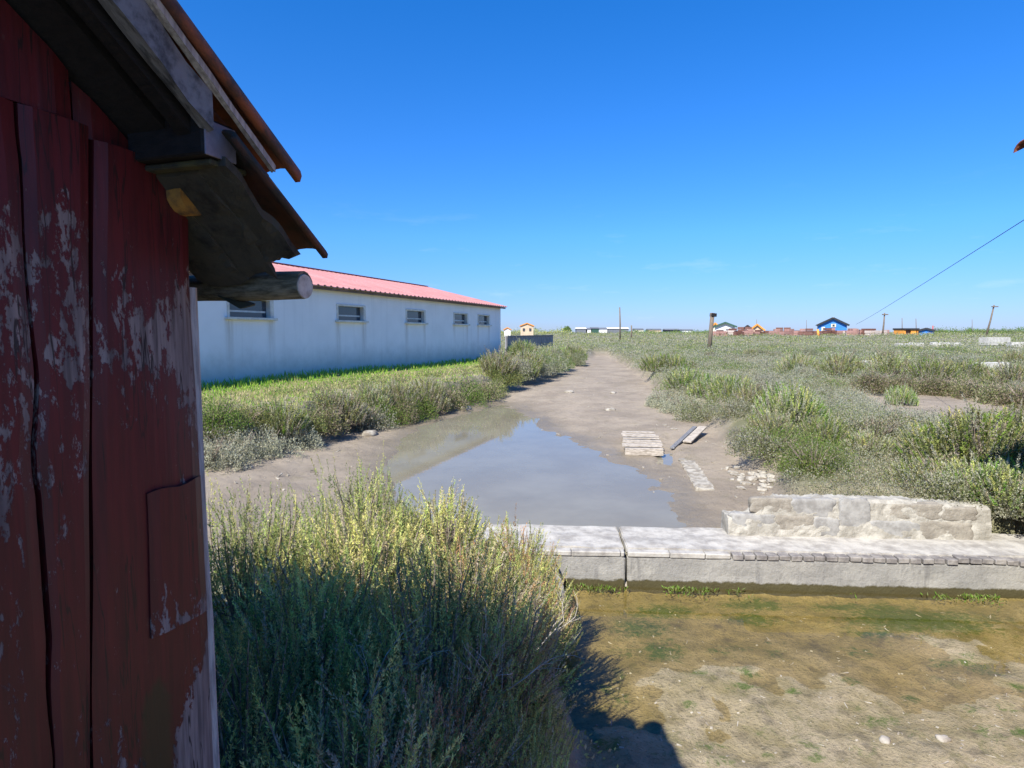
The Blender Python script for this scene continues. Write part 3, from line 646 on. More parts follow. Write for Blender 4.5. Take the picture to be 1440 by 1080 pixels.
# local: x along the wall towards us, y: into building is -y (left side), check sign
inward = np.array([-HR[0], -HR[1]]); yl = np.array([-bd[1], bd[0]]); SG = 1 if yl @ inward > 0 else -1
m, n, l, b = mat('white_render'); v = coords(n, l, (1, 1, 1)); a = noise(n, l, v, .8, 6, .6); stx = noise(n, l, coords(n, l, (2.6, 2.6, .16)), 1.6, 6, .62)
c = mixc(n, l, rng_(n, l, a, .3, .7), (.90, .895, .87), (.83, .825, .80)); c = mixc(n, l, rng_(n, l, stx, .50, .74, 0, .16), c, (.45, .46, .44))
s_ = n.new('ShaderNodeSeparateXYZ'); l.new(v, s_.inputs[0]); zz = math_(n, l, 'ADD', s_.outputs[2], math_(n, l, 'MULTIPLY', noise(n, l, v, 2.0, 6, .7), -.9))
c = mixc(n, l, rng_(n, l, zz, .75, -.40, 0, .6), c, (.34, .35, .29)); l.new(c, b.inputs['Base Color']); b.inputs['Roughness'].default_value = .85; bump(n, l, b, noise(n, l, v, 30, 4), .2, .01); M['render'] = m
M['frame'] = simple('cream_window_frame', (.74, .71, .62), (.58, .54, .46), 4, .6)
m, n, l, b = mat('window_glass'); b.inputs['Base Color'].default_value = (.05, .06, .075, 1); b.inputs['Roughness'].default_value = .06; M['glass'] = m
M['blindm'] = simple('grey_blind', (.22, .24, .28), (.17, .18, .21), 3, .6)
EH = 2.98
def wpix(px, py):
    """where a line of sight meets the building's long wall: (x along, z)"""
    d = ray(px, py); nrm = np.array([yl[0], yl[1], 0]); t = ((np.array([Eb[0], Eb[1], 0]) - np.array([0, 0, CAMZ])) @ nrm) / (d @ nrm)
    P = np.array([0, 0, CAMZ]) + d * t; return float((P[:2] - Eb) @ bd), float(P[2] - WB)
wins = []
for x0, x1, yt, yb in ((323, 379, 430, 451), (475, 511, 437, 456), (571, 597, 441, 458), (639, 656, 446, 460), (673, 687, 448, 461)):
    a, z1 = wpix(x0, yt); b_, _ = wpix(x1, yt); _, z0 = wpix((x0 + x1) / 2, yb); wins.append((b_, a, z0, z1))
wz0 = 1.86; wz1 = 2.40
# wall as strips round the openings
mb = MB(); t = .25
def wall_box(x0, x1, z0, z1): mb.box(((x0 + x1) / 2, SG * t / 2, (z0 + z1) / 2), (x1 - x0, t, z1 - z0))
wins.sort(); xs = [0]
wins = [((a + b_) / 2 - .82, (a + b_) / 2 + .82) for a, b_, _, _ in wins]
wall_box(0, Lb, -.6, wz0); wall_box(0, Lb, wz1, EH)
prev = 0
for a, b_ in wins: wall_box(prev, a, wz0, wz1); prev = b_
wall_box(prev, Lb, wz0, wz1)
W = 10.0
mb.box((.125, SG * (W / 2), EH / 2 - .3), (.25, W - .5, EH + .6)); mb.box((Lb - .125, SG * (W / 2), EH / 2 - .3), (.25, W - .5, EH + .6)); mb.box((Lb / 2, SG * (W - .125), EH / 2 - .3), (Lb, .25, EH + .6))
RH = 1.22
for x0 in (.0, Lb - .25):
    mb.add([(x0, SG * .0, EH), (x0, SG * W, EH), (x0, SG * W / 2, EH + RH - .07), (x0 + .25, 0, EH), (x0 + .25, SG * W, EH), (x0 + .25, SG * W / 2, EH + RH - .07)], [(0, 1, 2), (3, 5, 4), (0, 3, 4, 1), (1, 4, 5, 2), (2, 5, 3, 0)])
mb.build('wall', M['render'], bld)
for a, b_ in wins:
    mb = MB(); f = .07; d_ = .10
    zc, hh = (wz0 + wz1) / 2, wz1 - wz0
    mb.box(((a + b_) / 2, SG * .06, wz1 - f / 2 + .02), (b_ - a + .10, .20, f)); mb.box((a + f / 2 - .04, SG * .06, zc), (f + .08, .19, hh)); mb.box((b_ - f / 2 + .04, SG * .06, zc), (f - .0, .19, hh))
    fr_ = mb.build('window', M['frame'], bld, .008)
    mb = MB(); mb.box(((a + b_) / 2, SG * .02, wz0 - .03), (b_ - a + .26, .30, .07)); mb.build('sill', M['frame'], fr_, .008)
    mb = MB(); mb.box(((a + b_) / 2, SG * .13, zc), (b_ - a - .02, .02, hh)); mb.build('pane', M['glass'], fr_)
    mb = MB(); mb.box(((a + b_) / 2, SG * .112, zc - .10), (b_ - a - .26, .03, .05)); mb.build('sash_bar', M['frame'], fr_)
rn = M['render'].node_tree; n, l, b = rn.nodes, rn.links, rn.nodes['Principled BSDF']; src = b.inputs['Base Color'].links[0].from_socket
v = coords(n, l, (1, 1, 1)); sp_ = n.new('ShaderNodeSeparateXYZ'); l.new(v, sp_.inputs[0]); run = noise(n, l, coords(n, l, (9, 9, .35)), 1.5, 5, .7); tot = None
for a, b_ in wins:
    for xc in (a + .02, b_ - .02):
        d = math_(n, l, 'ABSOLUTE', math_(n, l, 'SUBTRACT', sp_.outputs[0], xc)); k = math_(n, l, 'MULTIPLY', rng_(n, l, d, .22, .02), rng_(n, l, sp_.outputs[2], .5, 1.8, .25, 1.0)); k = math_(n, l, 'MULTIPLY', k, rng_(n, l, sp_.outputs[2], 1.86, 1.80)); tot = k if tot is None else math_(n, l, 'MAXIMUM', tot, k)
l.new(mixc(n, l, math_(n, l, 'MULTIPLY', math_(n, l, 'MULTIPLY', tot, rng_(n, l, run, .35, .6)), .55), src, (.42, .36, .28)), b.inputs['Base Color'])
# corrugated metal roof
m, n, l, b = mat('faded_red_metal'); v = coords(n, l, (.5, .5, .5)); f = noise(n, l, v, 2, 5)
f2 = noise(n, l, coords(n, l, (.5, 6, 6)), 1.6, 6, .65)
l.new(mixc(n, l, rng_(n, l, f2, .5, .75, 0, .55), mixc(n, l, rng_(n, l, f, .3, .7), (.50, .225, .205), (.39, .17, .155)), (.50, .34, .30)), b.inputs['Base Color']); b.inputs['Roughness'].default_value = .55; M['metal'] = m
def corr(sign):
    V, Q = [], []; nx = int(Lb / .055); ov = .32
    for i in range(nx + 1):
        x = -.30 + (Lb + .6) * i / nx; ph = (i % 6); hh = .035 if ph in (0, 1) else 0
        for y, z in ((-ov, EH - ov * RH / (W / 2) * 1.0 + .035), (W / 2, EH + RH + .035)):
            yy = y if sign > 0 else W - y; V.append((x, SG * yy, z + hh))
            V.append((x, SG * yy, z + hh - .03))
    for i in range(nx):
        a = i * 4; Q += [(a, a + 4, a + 6, a + 2), (a + 1, a + 3, a + 7, a + 5), (a, a + 1, a + 5, a + 4), (a + 2, a + 6, a + 7, a + 3)]
    mb = MB(); mb.add(V, Q); return mb
c1 = corr(1); c1.v += []; c2 = corr(-1); c1.add(c2.v, c2.f); rfo = c1.build('roof', M['metal'], bld)
M['fascia'] = simple('rusty_fascia', (.22, .15, .11), (.12, .09, .07), 2, .8)
mb = MB(); mb.box((Lb / 2, SG * -.20, EH - .115), (Lb + .5, .05, .09)); mb.build('fascia', M['fascia'], rfo)
mb = MB(); mb.box((Lb / 2, SG * W / 2, EH + RH + .075), (Lb + .6, .35, .03)); mb.build('ridge_cap', M['metal'], rfo)

# ------------------------------------------------------------------ objects in the channel
def gz(px, py, z=.35):
    d = ray(px, py); d = d / d[1]; Y = np.geomspace(1.5, 200, 4000); Xs, Zs = d[0] * Y, CAMZ + d[2] * Y; k = np.argmax(Zs < height(Xs, Y))
    return np.array([Xs[k], Y[k], Zs[k]])
p = gz(901, 628)
pal = empty('wooden_pallet', (p[0], p[1], p[2] + .0), R(-8), 'broken grey wooden pallet lying in the mud beside a small blue puddle', 'pallet')
for k in range(3):
    mb = MB(); mb.box((-.27 + .27 * k, 0, .05), (.075, 1.75, .09)); mb.build('bearer', M['greywood'], pal, .006)
M['bleach'] = simple('bleached_driftwood', (.52, .46, .38), (.26, .22, .17), 4, .9, (3, 16, 16), .6, .006)
for k in range(9):
    mb = MB(); y = -.82 + .205 * k; mb.box((random.uniform(-.03, .03), y, .108 + .004 * k + random.uniform(-.008, .01)), (.70 + random.uniform(-.05, .06), .115, .022), random.uniform(-.06, .06), random.uniform(-.02, .02), random.uniform(-.08, .08))
    mb.build('slat', M['bleach'], pal, .004)
mb = MB(); mb.box((0, -.90, .055), (.68, .03, .10), .02); mb.build('end_board', M['bleach'], pal, .004)
for a_, b_, w, lab in (((945, 634), (977, 611), .09, 'dark narrow driftwood plank leaning at the puddle beyond the pallet'), ((966, 625), (988, 611), .17, 'pale broad driftwood plank on the mud beside the grey shrubs')):
    A, B = gz(*a_), gz(*b_); mb = MB(); mb.quad_prism((0, 0, .05), (B[0] - A[0], B[1] - A[1], B[2] - A[2] + .16), w, .035)
    o = mb.build('driftwood_plank', M['bleach'] if w > .1 else M['greywood'], None, .006); o.location = A; tag(o, lab, 'plank')
p = gz(992, 690); p2 = gz(992, 646)
slab = rough_block('chalk_slab', -.13, .13, 0, float(p2[1] - p[1]), -.06, .03, M['dirtychalk'], None, 8, .022, 31, .02, 40, 2)
slab.location = (p[0], p[1], p[2]); slab.rotation_euler = (0, 0, R(-9)); tag(slab, 'long narrow whitish slab lying in the mud near the broken rubble wall', 'slab')
k = 0
rubble = []
for i in range(64):
    t = random.random(); px = 1030 + 58 * t + random.gauss(0, 9); py = 660 + 24 * t + random.gauss(0, 10)
    if py < 648 or px > 1092: continue
    g = gz(px, py); s_ = random.choice((.05, .07, .09, .13, .17))
    o = pebble('chalk_lump', (0, 0, 0), (s_ * 1.3, s_, s_ * .5), M['dirtychalk'], None, i, 3.2, 4, .45) if k < 8 else rubble[k % 8].copy()
    if k >= 8: COL.objects.link(o)
    rubble.append(o); o.location = (g[0], g[1], g[2] + s_ * .04); o.rotation_euler = (random.uniform(-.2, .2), random.uniform(-.2, .2), random.uniform(0, 6)); k += 1
    tag(o, 'whitish chalk lump scattered on mud between the slab and grey shrubs', 'rubble', 'chalk rubble between mud and shrubs')
for px, py, s_, lab in ((960, 648, .13, 'dark stone alone in the mud just right of the small puddle'), (948, 604, .12, 'small white stone on the mud above the pallet end'), (935, 598, .10, 'brown stone on the mud behind the pallet'), (800, 552, .28, 'pale flat stone in the middle of the far channel mud'), (862, 553, .2, 'small pale stone in the far channel near the right bank'), (858, 577, .22, 'pale stone lying in the channel beyond the water'),
                        (1245, 1042, .06, 'white shell fragment on the pool mud in the right foreground'), (1326, 1040, .065, 'white chalky fragment on the mud, larger of two at the right foreground'), (520, 611, .3, 'pale flat stone below the left bank shrubs'), (655, 575, .3, 'whitish stone at the water edge below the left bank'), (447, 628, .22, 'small white stone on the mud beside the left grey shrub'), (876, 820, .13, 'rounded stone at the foot of the open joint in the weir wall')):
    g = gz(px, py, 0 if py > 800 else .35)
    o = pebble('stone', (0, 0, 0), (s_ * 1.3, s_, s_ * .45), M['dirtychalk'] if 'dark' not in lab and 'brown' not in lab else M['stone2'], None, px, 3, 3, .3); o.location = (g[0], g[1], g[2] + s_ * .06); o.rotation_euler.z = px; tag(o, lab, 'stone')

# ------------------------------------------------------------------ far objects
def flatm(name, c, rough=.7, var=.8): return simple(name, c, tuple(x * var for x in c), 1.5, rough, (1, 1, 1), .2, .01)
M['blue'] = flatm('bright_blue_boards', (.035, .22, .62)); M['blackroof'] = flatm('black_roof_edge', (.018, .02, .025)); M['cream'] = flatm('cream_paint', (.72, .66, .5)); M['whitep'] = flatm('white_paint', (.8, .79, .76))
M['orange'] = flatm('orange_tiles', (.75, .30, .045)); M['yellow'] = flatm('orange_paint', (.85, .36, .06)); M['greenroof'] = flatm('dark_green_edge', (.03, .09, .06)); M['pinkbrick'] = flatm('pink_brown_crates', (.36, .2, .165)); M['brownstack'] = flatm('brown_crates', (.17, .075, .055)); M['palecrate'] = flatm('pale_crates', (.55, .46, .4)); M['fence'] = simple('grey_fence_panel', (.30, .29, .29), (.17, .17, .175), 2, .85, (3, 3, .5), .3, .01)
M['pole'] = simple('weathered_pole', (.22, .17, .12), (.10, .08, .06), 4, .9, (12, 12, 1)); M['roofgrey'] = flatm('grey_roof', (.16, .17, .19)); M['beige'] = flatm('beige_wall', (.62, .47, .32)); M['red2'] = flatm('red_paint', (.45, .06, .06))
def gable_house(name, px0, px1, py_eave, py_ridge, py_base, Y, wall, roofm, label, depth=7., edge=None, cat='cabin', parts=None, turn=0, ov=.4):
    A, B = atY(px0, py_base, Y), atY(px1, py_base, Y); w = B[0] - A[0]; he = atY(px0, py_eave, Y)[2]; hr = atY(px0, py_ridge, Y)[2]; zb = min(A[2], hz((A[0] + B[0]) / 2, Y)) - .3
    turn = turn or -math.atan((px0 + px1 - 1440) / 2 / F) * .9; w *= math.cos(turn); o = empty(name, ((A[0] + B[0]) / 2, Y, zb), turn, label, cat); he -= zb; hr -= zb
    mb = MB(); a = w / 2
    mb.add([(-a, 0, 0), (a, 0, 0), (a, 0, he), (0, 0, hr), (-a, 0, he), (-a, depth, 0), (a, depth, 0), (a, depth, he), (0, depth, hr), (-a, depth, he)], [(0, 1, 2, 3, 4), (9, 8, 7, 6, 5), (0, 5, 6, 1), (1, 6, 7, 2), (4, 9, 5, 0), (2, 7, 8, 3), (3, 8, 9, 4)])
    mb.build('wall', wall, o)
    mb = MB(); sl_ = (hr - he) / a; th = .14 + w * .008
    for sg in (-1, 1):
        x0, z0 = sg * (a + ov), he - ov * sl_ + .03; vs = [(x0, -ov, z0), (0, -ov, hr + .03), (0, depth + ov, hr + .03), (x0, depth + ov, z0)]
        mb.add(vs + [(x, y, z + th) for x, y, z in vs], [(0, 1, 2, 3), (7, 6, 5, 4), (0, 4, 5, 1), (1, 5, 6, 2), (2, 6, 7, 3), (3, 7, 4, 0)])
    rf = mb.build('roof', roofm, o)
    if edge:
        mb = MB()
        for sg in (-1, 1): mb.quad_prism((sg * (a + ov), -ov - .06, he - ov * sl_ + .03), (0, -ov - .06, hr + .06), .08, .34)
        mb.build('verge_board', edge, rf)
    if parts: parts(o, w, he, hr)
    return o
def box_part(o, name, c, d, m): mb = MB(); mb.box(c, d); return mb.build(name, m, o)
def blue_parts(o, w, he, hr):
    f = box_part(o, 'window', (w * .03, -.05, he * .92), (w * .17, .1, w * .13), M['cream']); mb = MB(); mb.box((w * .03, -.11, he * .92), (w * .08, .04, w * .08)); mb.build('pane', M['glass'], f)
    box_part(o, 'door', (-w * .33, -.05, he * .42), (w * .12, .1, he * .75), M['cream'])
gable_house('blue_cabin', 1151, 1190, 456.5, 447.5, 468, 120, M['blue'], M['cream'], 'bright blue wooden cabin with a black edged pale roof on the horizon', 8, M['blackroof'], parts=blue_parts)
def plain_door(o, w, he, hr): box_part(o, 'door', (w * .12, -.05, he * .4), (w * .16, .1, he * .7), M['roofgrey'])
gable_house('white_cabin', 1006, 1033, 459, 454, 467, 130, M['whitep'], M['greenroof'], 'white cabin with a dark green roof edge just behind the leaning post', 7, M['greenroof'], parts=plain_door)
gable_house('white_cabin', 1046, 1056, 462, 458, 467, 150, M['whitep'], M['blackroof'], 'small white gabled cabin left of the orange tiled cabin', 6, M['blackroof'], parts=plain_door)
gable_house('orange_roof_cabin', 1056, 1073, 463, 456.5, 467, 145, M['beige'], M['orange'], 'small cabin with a bright orange roof on the horizon', 6, M['orange'], parts=plain_door)
gable_house('yellow_roof_cabin', 1001, 1010, 459, 454.5, 467, 150, M['cream'], M['orange'], 'cabin with a yellow orange roof showing behind the leaning post', 6, M['orange'])
def hip_house():
    gable_house('beige_house', 732, 750, 459, 455.5, 470, 95, M['beige'], M['orange'], 'beige house with a shallow tan roof behind the grey fence', 6, None, 'house', parts=lambda o, w, he, hr: [box_part(o, 'window', (sx_ * w * .25, -.05, he * .75), (w * .16, .1, he * .2), M['glass']) for sx_ in (-1, 1)], ov=.15)
hip_house()
gable_house('white_house', 709, 718, 464, 461.5, 472, 100, M['whitep'], M['orange'], 'tiny white house between the white building and the beige house', 6, None, 'house', ov=.15)
# orange and blue sheds to the right
Y = 110
A = atY(1271, 472, Y); B = atY(1291, 472, Y); zb = hz(A[0], Y) - .2; top = atY(1271, 463.5, Y)[2] - zb; w = B[0] - A[0]
sh = empty('orange_shed', ((A[0] + B[0]) / 2, Y, zb), 0, 'orange shed with a dark open doorway beside the blue shed', 'shed')
mb = MB(); mb.box((-w * .44, 1.5, top / 2), (w * .12, 3, top)); mb.box((w * .18, 1.5, top / 2), (w * .36, 3, top)); mb.box((w * .47, 1.5, top / 2), (w * .06, 3, top)); mb.box((0, 2.9, top / 2), (w * .99, .15, top * .98)); mb.build('wall', M['yellow'], sh)
mb = MB(); mb.box((0, 1.5, top + .1), (w * 1.06, 3.4, .28)); mb.build('roof', M['blackroof'], sh)
box_part(sh, 'door', (-w * .19, .3, top * .46), (w * .36, .1, top * .92), M['brownstack'])  # brown panel fills the open doorway, its dark colour standing in for shade inside
gable_house('blue_shed', 1292, 1312, 465, 462.5, 472, Y, M['blue'], M['roofgrey'], 'small dark blue shed at the right of the orange shed', 4, M['blackroof'], 'shed', parts=lambda o, w, he, hr: box_part(o, 'door', (w * .25, -.05, he * .4), (w * .2, .1, he * .7), M['roofgrey']), ov=.2)
# stacks of oyster crates along the horizon
def stack(nx, nz, seed, m1):
    rs = random.Random(seed); mb = MB()
    for i in range(nx):
        for k in range(max(1, nz - rs.randint(0, 1))):
            mb.box((i * 1.0 + rs.uniform(-.06, .06), rs.uniform(-.1, .1), .18 + .36 * k), (.92, .8, .32), rs.uniform(-.05, .05))
            for sx_ in (-.3, 0, .3): mb.box((i + sx_, -.43, .18 + .36 * k), (.08, .05, .33))
    me = mb.build('crate_stack', m1, None)
    return me
protos = []
stk = [(px, rng.uniform(100, 118), M[['pinkbrick', 'brownstack', 'palecrate', 'pinkbrick', 'brownstack'][int(rng.integers(0, 5))]]) for px in list(range(1006, 1146, 6)) + list(range(1158, 1242, 5))]
cache = {}
names = {'pink_brown_crates': ('pinkish', 3), 'brown_crates': ('dark brown', 3), 'pale_crates': ('pale', 2)}
for i, (px, Y, mm) in enumerate(stk):
    key = (mm.name, i % 3)
    if key not in cache: cache[key] = o = stack(2, names[mm.name][1], i, mm)
    else: o = cache[key].copy(); COL.objects.link(o)
    P = atY(px, 468, Y); o.location = (P[0], Y, hz(P[0], Y) + .0); o.rotation_euler.z = rng.uniform(-.5, .5); sc__ = rng.uniform(.85, 1.25); o.scale = (sc__, sc__, sc__)
    z_ = 'left of the blue cabin' if px < 1147 else 'right of and below the blue cabin'
    tag(o, f'{names[mm.name][0]} crate stack in the long row {z_}', 'crate stack', f'{names[mm.name][0]} crate stacks {z_}')
# orange post marker under the blue cabin
def pole(px0, py0, px1, py1, Y, r, label, name='utility_pole', m=None, arm=False, cat='pole'):
    A, B = atY(px0, py0, Y), atY(px1, py1, Y); A[2] = min(A[2], hz(A[0], Y)) - .1
    o = empty(name, A, 0, label, cat); mb = MB(); v = B - A
    mb.tube([(0, 0, 0), tuple(v * .5 + np.array([.01 * np.linalg.norm(v), 0, 0])), tuple(v)], [r, r * .88, r * .72], 9, True, .05); mb.build('shaft', m or M['pole'], o)
    if arm: mb = MB(); mb.box((v[0], v[1] - r * 1.2, v[2] - .25), (r * 7, r * 1.2, .16)); mb.build('crossarm', M['pole'], o)
    return o
pole(872, 468, 871.5, 432, 75, .10, 'tall thin utility pole standing alone on the horizon left of the leaning post')
pole(888, 468, 888, 457.5, 90, .12, 'short dark post on the horizon right of the tall thin pole', 'marker_post')
pole(1241, 468, 1244, 440, 95, .13, 'slightly bent utility pole between the blue cabin and the orange shed', arm=True)
pole(1268.5, 468, 1268.5, 447, 130, .08, 'thin faint pole just left of the orange shed')
pole(1288.5, 466, 1288, 448, 130, .08, 'thin faint pole rising behind the orange shed')
pole(1387, 468, 1398, 429, 95, .14, 'strongly leaning utility pole near the right edge', arm=True)
pole(1311, 470, 1312, 458, 112, .12, 'short red post beside the blue shed', 'marker_post', M['red2'])
pole(1367, 468, 1367, 449, 160, .07, 'faint thin pole left of the strongly leaning pole')
pole(1064, 462, 1064, 449, 150, .07, 'thin mast above the orange tiled cabin', 'mast')
pole(1134, 468, 1134, 450, 150, .06, 'faint thin mast left of the blue cabin', 'mast')
pole(1151, 470, 1150, 463, 100, .22, 'stout orange post in front of the blue cabin left corner', 'marker_post', M['yellow'])
# leaning post in the marsh
A = gz(997, 493, .95); P = atY(1002, 440, A[1]); lp = empty('wooden_post', (A[0], A[1], A[2] - .2), 0, 'weathered wooden post leaning in the marsh left of the white cabin', 'post')
v = P - A; v[2] += .2; mb = MB(); mb.tube([(0, 0, 0), tuple(v * .5), tuple(v)], [.17, .155, .16], 10, True, .06); mb.build('shaft', M['pole'], lp)
mb = MB(); mb.box((v[0] + .06, v[1], v[2] - .16), (.42, .36, .26), .2, .06); mb.build('cap', M['darkwood'], lp, .02)
# grey fence behind the white building
A, B = atY(713, 492, 44), atY(777, 488, 58); fe = empty('grey_fence', (A[0], A[1], A[2]), math.atan2(B[1] - A[1], B[0] - A[0]), 'grey vertical plank fence beyond the end of the white building', 'fence')
Lf = float(np.hypot(*(B - A)[:2])); mb = MB(); xx = 0; hf = 1.25; fe.location.z = 1.12
while xx < Lf: mb.box((xx + .1, random.uniform(-.01, .01), hf / 2 - .15), (.185, .03, hf + random.uniform(-.03, .03))); xx += .2
mb.build('fence_panel', M['fence'], fe)
for k in range(6): mb = MB(); mb.box((Lf * k / 5, .08, hf / 2 - .2), (.12, .1, hf + .1)); mb.build('post', M['fence'], fe)
mb = MB(); mb.box((Lf / 2, -.03, hf - .18), (Lf, .06, .10)); mb.build('top_rail', M['greywood'], fe)
# far low sheds in a line on the horizon
for px0, px1, pt, Y, mm, lab in ((811, 824, 462.5, 260, 'roofgrey', 'low dark shed on the far horizon, nearest the small round tree'), (826, 831, 463, 260, 'whitep', 'tiny white shed between dark sheds on the horizon'), (832, 842, 462, 260, 'greenroof', 'low dark green shed on the far horizon'), (843, 854, 462.5, 270, 'whitep', 'pale shed on the far horizon left of the tall thin pole'), (855, 884, 462.3, 270, 'roofgrey', 'long grey shed on the far horizon behind the tall thin pole'), (893, 905, 463.5, 300, 'cream', 'pale low shed on the horizon right of the short dark post'), (912, 930, 463.8, 320, 'beige', 'beige low shed on the horizon in the middle distance gap'), (936, 956, 464, 300, 'blackroof', 'long black shed on the far horizon left of the leaning post'), (960, 975, 464.5, 320, 'whitep', 'white low shed on the far horizon nearest the leaning post'), (1318, 1332, 465, 300, 'pinkbrick', 'low brownish shed on the horizon right of the blue shed')):
    A, B = atY(px0, 467, Y), atY(px1, 467, Y); h = atY(px0, pt, Y)[2]; zb = 1.6; w = B[0] - A[0]
    o = empty('far_shed', ((A[0] + B[0]) / 2, Y, zb), 0, lab, 'shed'); box_part(o, 'wall', (0, 3, (h - zb) / 2), (w, 6, h - zb), M[mm])
    mb = MB(); mb.add([(-w / 2 - .3, -.3, h - zb), (w / 2 + .3, -.3, h - zb), (w / 2 + .3, 6.3, h - zb), (-w / 2 - .3, 6.3, h - zb), (-w / 2 - .3, 3, h - zb + .6), (w / 2 + .3, 3, h - zb + .6)], [(0, 1, 5, 4), (2, 3, 4, 5), (0, 4, 3), (1, 2, 5), (0, 3, 2, 1)]); mb.build('roof', M['roofgrey'] if mm != 'roofgrey' else M['whitep'], o)
# white concrete bits in the marsh
for x0, x1, py, h, lab in ((1260, 1278, 487.5, .12, 'white concrete strip in the marsh, leftmost of four'), (1279, 1297, 487, .15, 'white concrete strip in the marsh below the blue shed'), (1310, 1333, 487, .17, 'longest white concrete strip in the marsh'), (1338, 1349, 487, .15, 'short white concrete strip in the marsh, rightmost of four'), (1216, 1236, 521, .22, 'low whitish block among green shrubs in the middle of the marsh'), (1366, 1412, 522, .18, 'broken whitish slab among shrubs near the right edge'), (1420, 1460, 487, .2, 'pale concrete strip at the right edge of the marsh')):
    g = gz((x0 + x1) / 2, py, 1); w = (x1 - x0) / F * g[1]
    o = rough_block('concrete_slab', -w / 2, w / 2, -.25, .25, 0, h + .2, M['conc2'], None, 10, .03, x0, .05, 4, 3); o.location = (g[0], g[1], g[2] - .05); o.rotation_euler.z = random.uniform(-.15, .15); tag(o, lab, 'concrete slab')
g = gz(1398, 486, 1.1); w = 33 / F * g[1]; tr_ = empty('white_trough', (g[0], g[1], g[2]), .1, 'white rectangular trough standing in the marsh near the right edge', 'trough')
mb = MB(); hh = .55; mb.box((0, 0, .1), (w, 1.0, .12)); [mb.box((0, s_ * .47, hh / 2 + .16), (w, .08, hh)) for s_ in (-1, 1)]; [mb.box((s_ * (w / 2 - .04), 0, hh / 2 + .16), (.08, .84, hh)) for s_ in (-1, 1)]; mb.build('basin', M['conc2'], tr_, .01)
mb = MB(); [mb.box((s_ * w * .35, 0, 0), (.15, .8, .14)) for s_ in (-1, 1)]; mb.build('feet', M['chalk'], tr_)

# right-hand cabin: only its eave tile reaches into the picture
T = atY(1427, 177, 5.0)
rc = empty('tiled_cabin', (T[0] + .45, T[1] - .5, .55), 0, 'dark red cabin at the right edge, only the tip of its tiled eave showing', 'cabin')
ez = T[2] - .55 - .06; mb = MB(); mb.add([(0, 0, 0), (4, 0, 0), (4, -4, 0), (0, -4, 0), (0, 0, ez - .05), (4, 0, ez - .05), (4, -4, ez - .05), (0, -4, ez - .05), (2, 0, ez + 1.1), (2, -4, ez + 1.1)], [(0, 1, 2, 3), (0, 4, 8, 5, 1), (2, 6, 9, 7, 3), (0, 3, 7, 4), (1, 5, 6, 2), (4, 7, 9, 8), (5, 8, 9, 6)]); mb.build('wall', M['red2'], rc)
mb = MB()
for k in range(23):
    yy = .44 - .205 * k
    for sg in (-1, 1):
        for t in range(6):
            x0 = -.42 + t * .42; z0 = ez - .17 + (x0 + .42) * .56; rg = []
            for e, xx in ((0, x0), (1, x0 + .46)):
                for th in (0, .016):
                    for a in range(9):
                        an = math.pi * a / 8; xv = xx if sg < 0 else 4 - xx
                        rg.append((xv, yy + math.cos(an) * (.095 - th), z0 + (xx - x0) * .56 + math.sin(an) * (.08 - th) + (.03 if e == 0 else 0)))
            fs = []
            for a in range(8): fs += [(a, a + 1, 19 + a, 18 + a), (9 + a, 27 + a, 28 + a, 10 + a), (a, 9 + a, 10 + a, a + 1), (18 + a, 19 + a, 28 + a, 27 + a)]
            mb.add(rg, fs, True)
mb.build('tile_roof', M['tile'], rc)
# overhead wire from the blue cabin to the right-hand cabin
A = atY(1204, 456, 118); B = atY(1752, 111, 4.46); mb = MB(); pts = []
for t in np.linspace(0, 1, 60) ** .5:
    p = A * (1 - t) + B * t; pts.append((p[0], p[1], p[2] - 1.0 * 4 * t * (1 - t) * .12))
rr = [.022 - .0165 * t for t in np.linspace(0, 1, 60) ** .5]
w_ = mb.tube(pts, rr, 5); o = mb.build('overhead_wire', M['blackroof']); tag(o, 'thin dark overhead wire running from the blue cabin up to the right edge', 'wire')

# ------------------------------------------------------------------ vegetation
def leaf_material(name, rough=.6, trans=.5):
    m, n, l, b = mat(name); a = attr(n, 'tint'); oi = n.new('ShaderNodeObjectInfo'); h = n.new('ShaderNodeHueSaturation')
    l.new(a.outputs['Color'], h.inputs['Color']); l.new(rng_(n, l, oi.outputs['Random'], 0, 1, 1.0, 1.38, False), h.inputs['Value']); l.new(rng_(n, l, oi.outputs['Random'], 0, 1, .485, .515, False), h.inputs['Hue'])
    l.new(h.outputs[0], b.inputs['Base Color']); b.inputs['Roughness'].default_value = rough; b.inputs['Specular IOR Level'].default_value = .25
    t = n.new('ShaderNodeBsdfTranslucent'); l.new(h.outputs[0], t.inputs[0]); x = n.new('ShaderNodeMixShader'); x.inputs[0].default_value = trans
    l.new(b.outputs[0], x.inputs[1]); l.new(t.outputs[0], x.inputs[2]); l.new(x.outputs[0], n['Material Output'].inputs[0]); return m
M['leaf'] = leaf_material('shrub_foliage'); M['nearleaf'] = leaf_material('seablite_foliage', .6, .28); M['twig'] = simple('dry_twig', (.36, .30, .23), (.15, .11, .08), 20, .9, (1, 1, 1), 0)
def norm(v): return v / (np.linalg.norm(v, axis=-1, keepdims=True) + 1e-9)
def leaves(C, D, L, Wd, colr, rg):
    """diamond leaf quads: base C, direction D, length L, width Wd"""
    N = len(C); S = norm(np.cross(D, norm(rg.normal(size=(N, 3))))); L = np.broadcast_to(L, (N,))[:, None]; Wd = np.broadcast_to(Wd, (N,))[:, None]
    V = np.stack([C, C + D * L * .5 + S * Wd * .5, C + D * L, C + D * L * .5 - S * Wd * .5], 1).reshape(-1, 3)
    return V, np.repeat(colr, 4, 0)
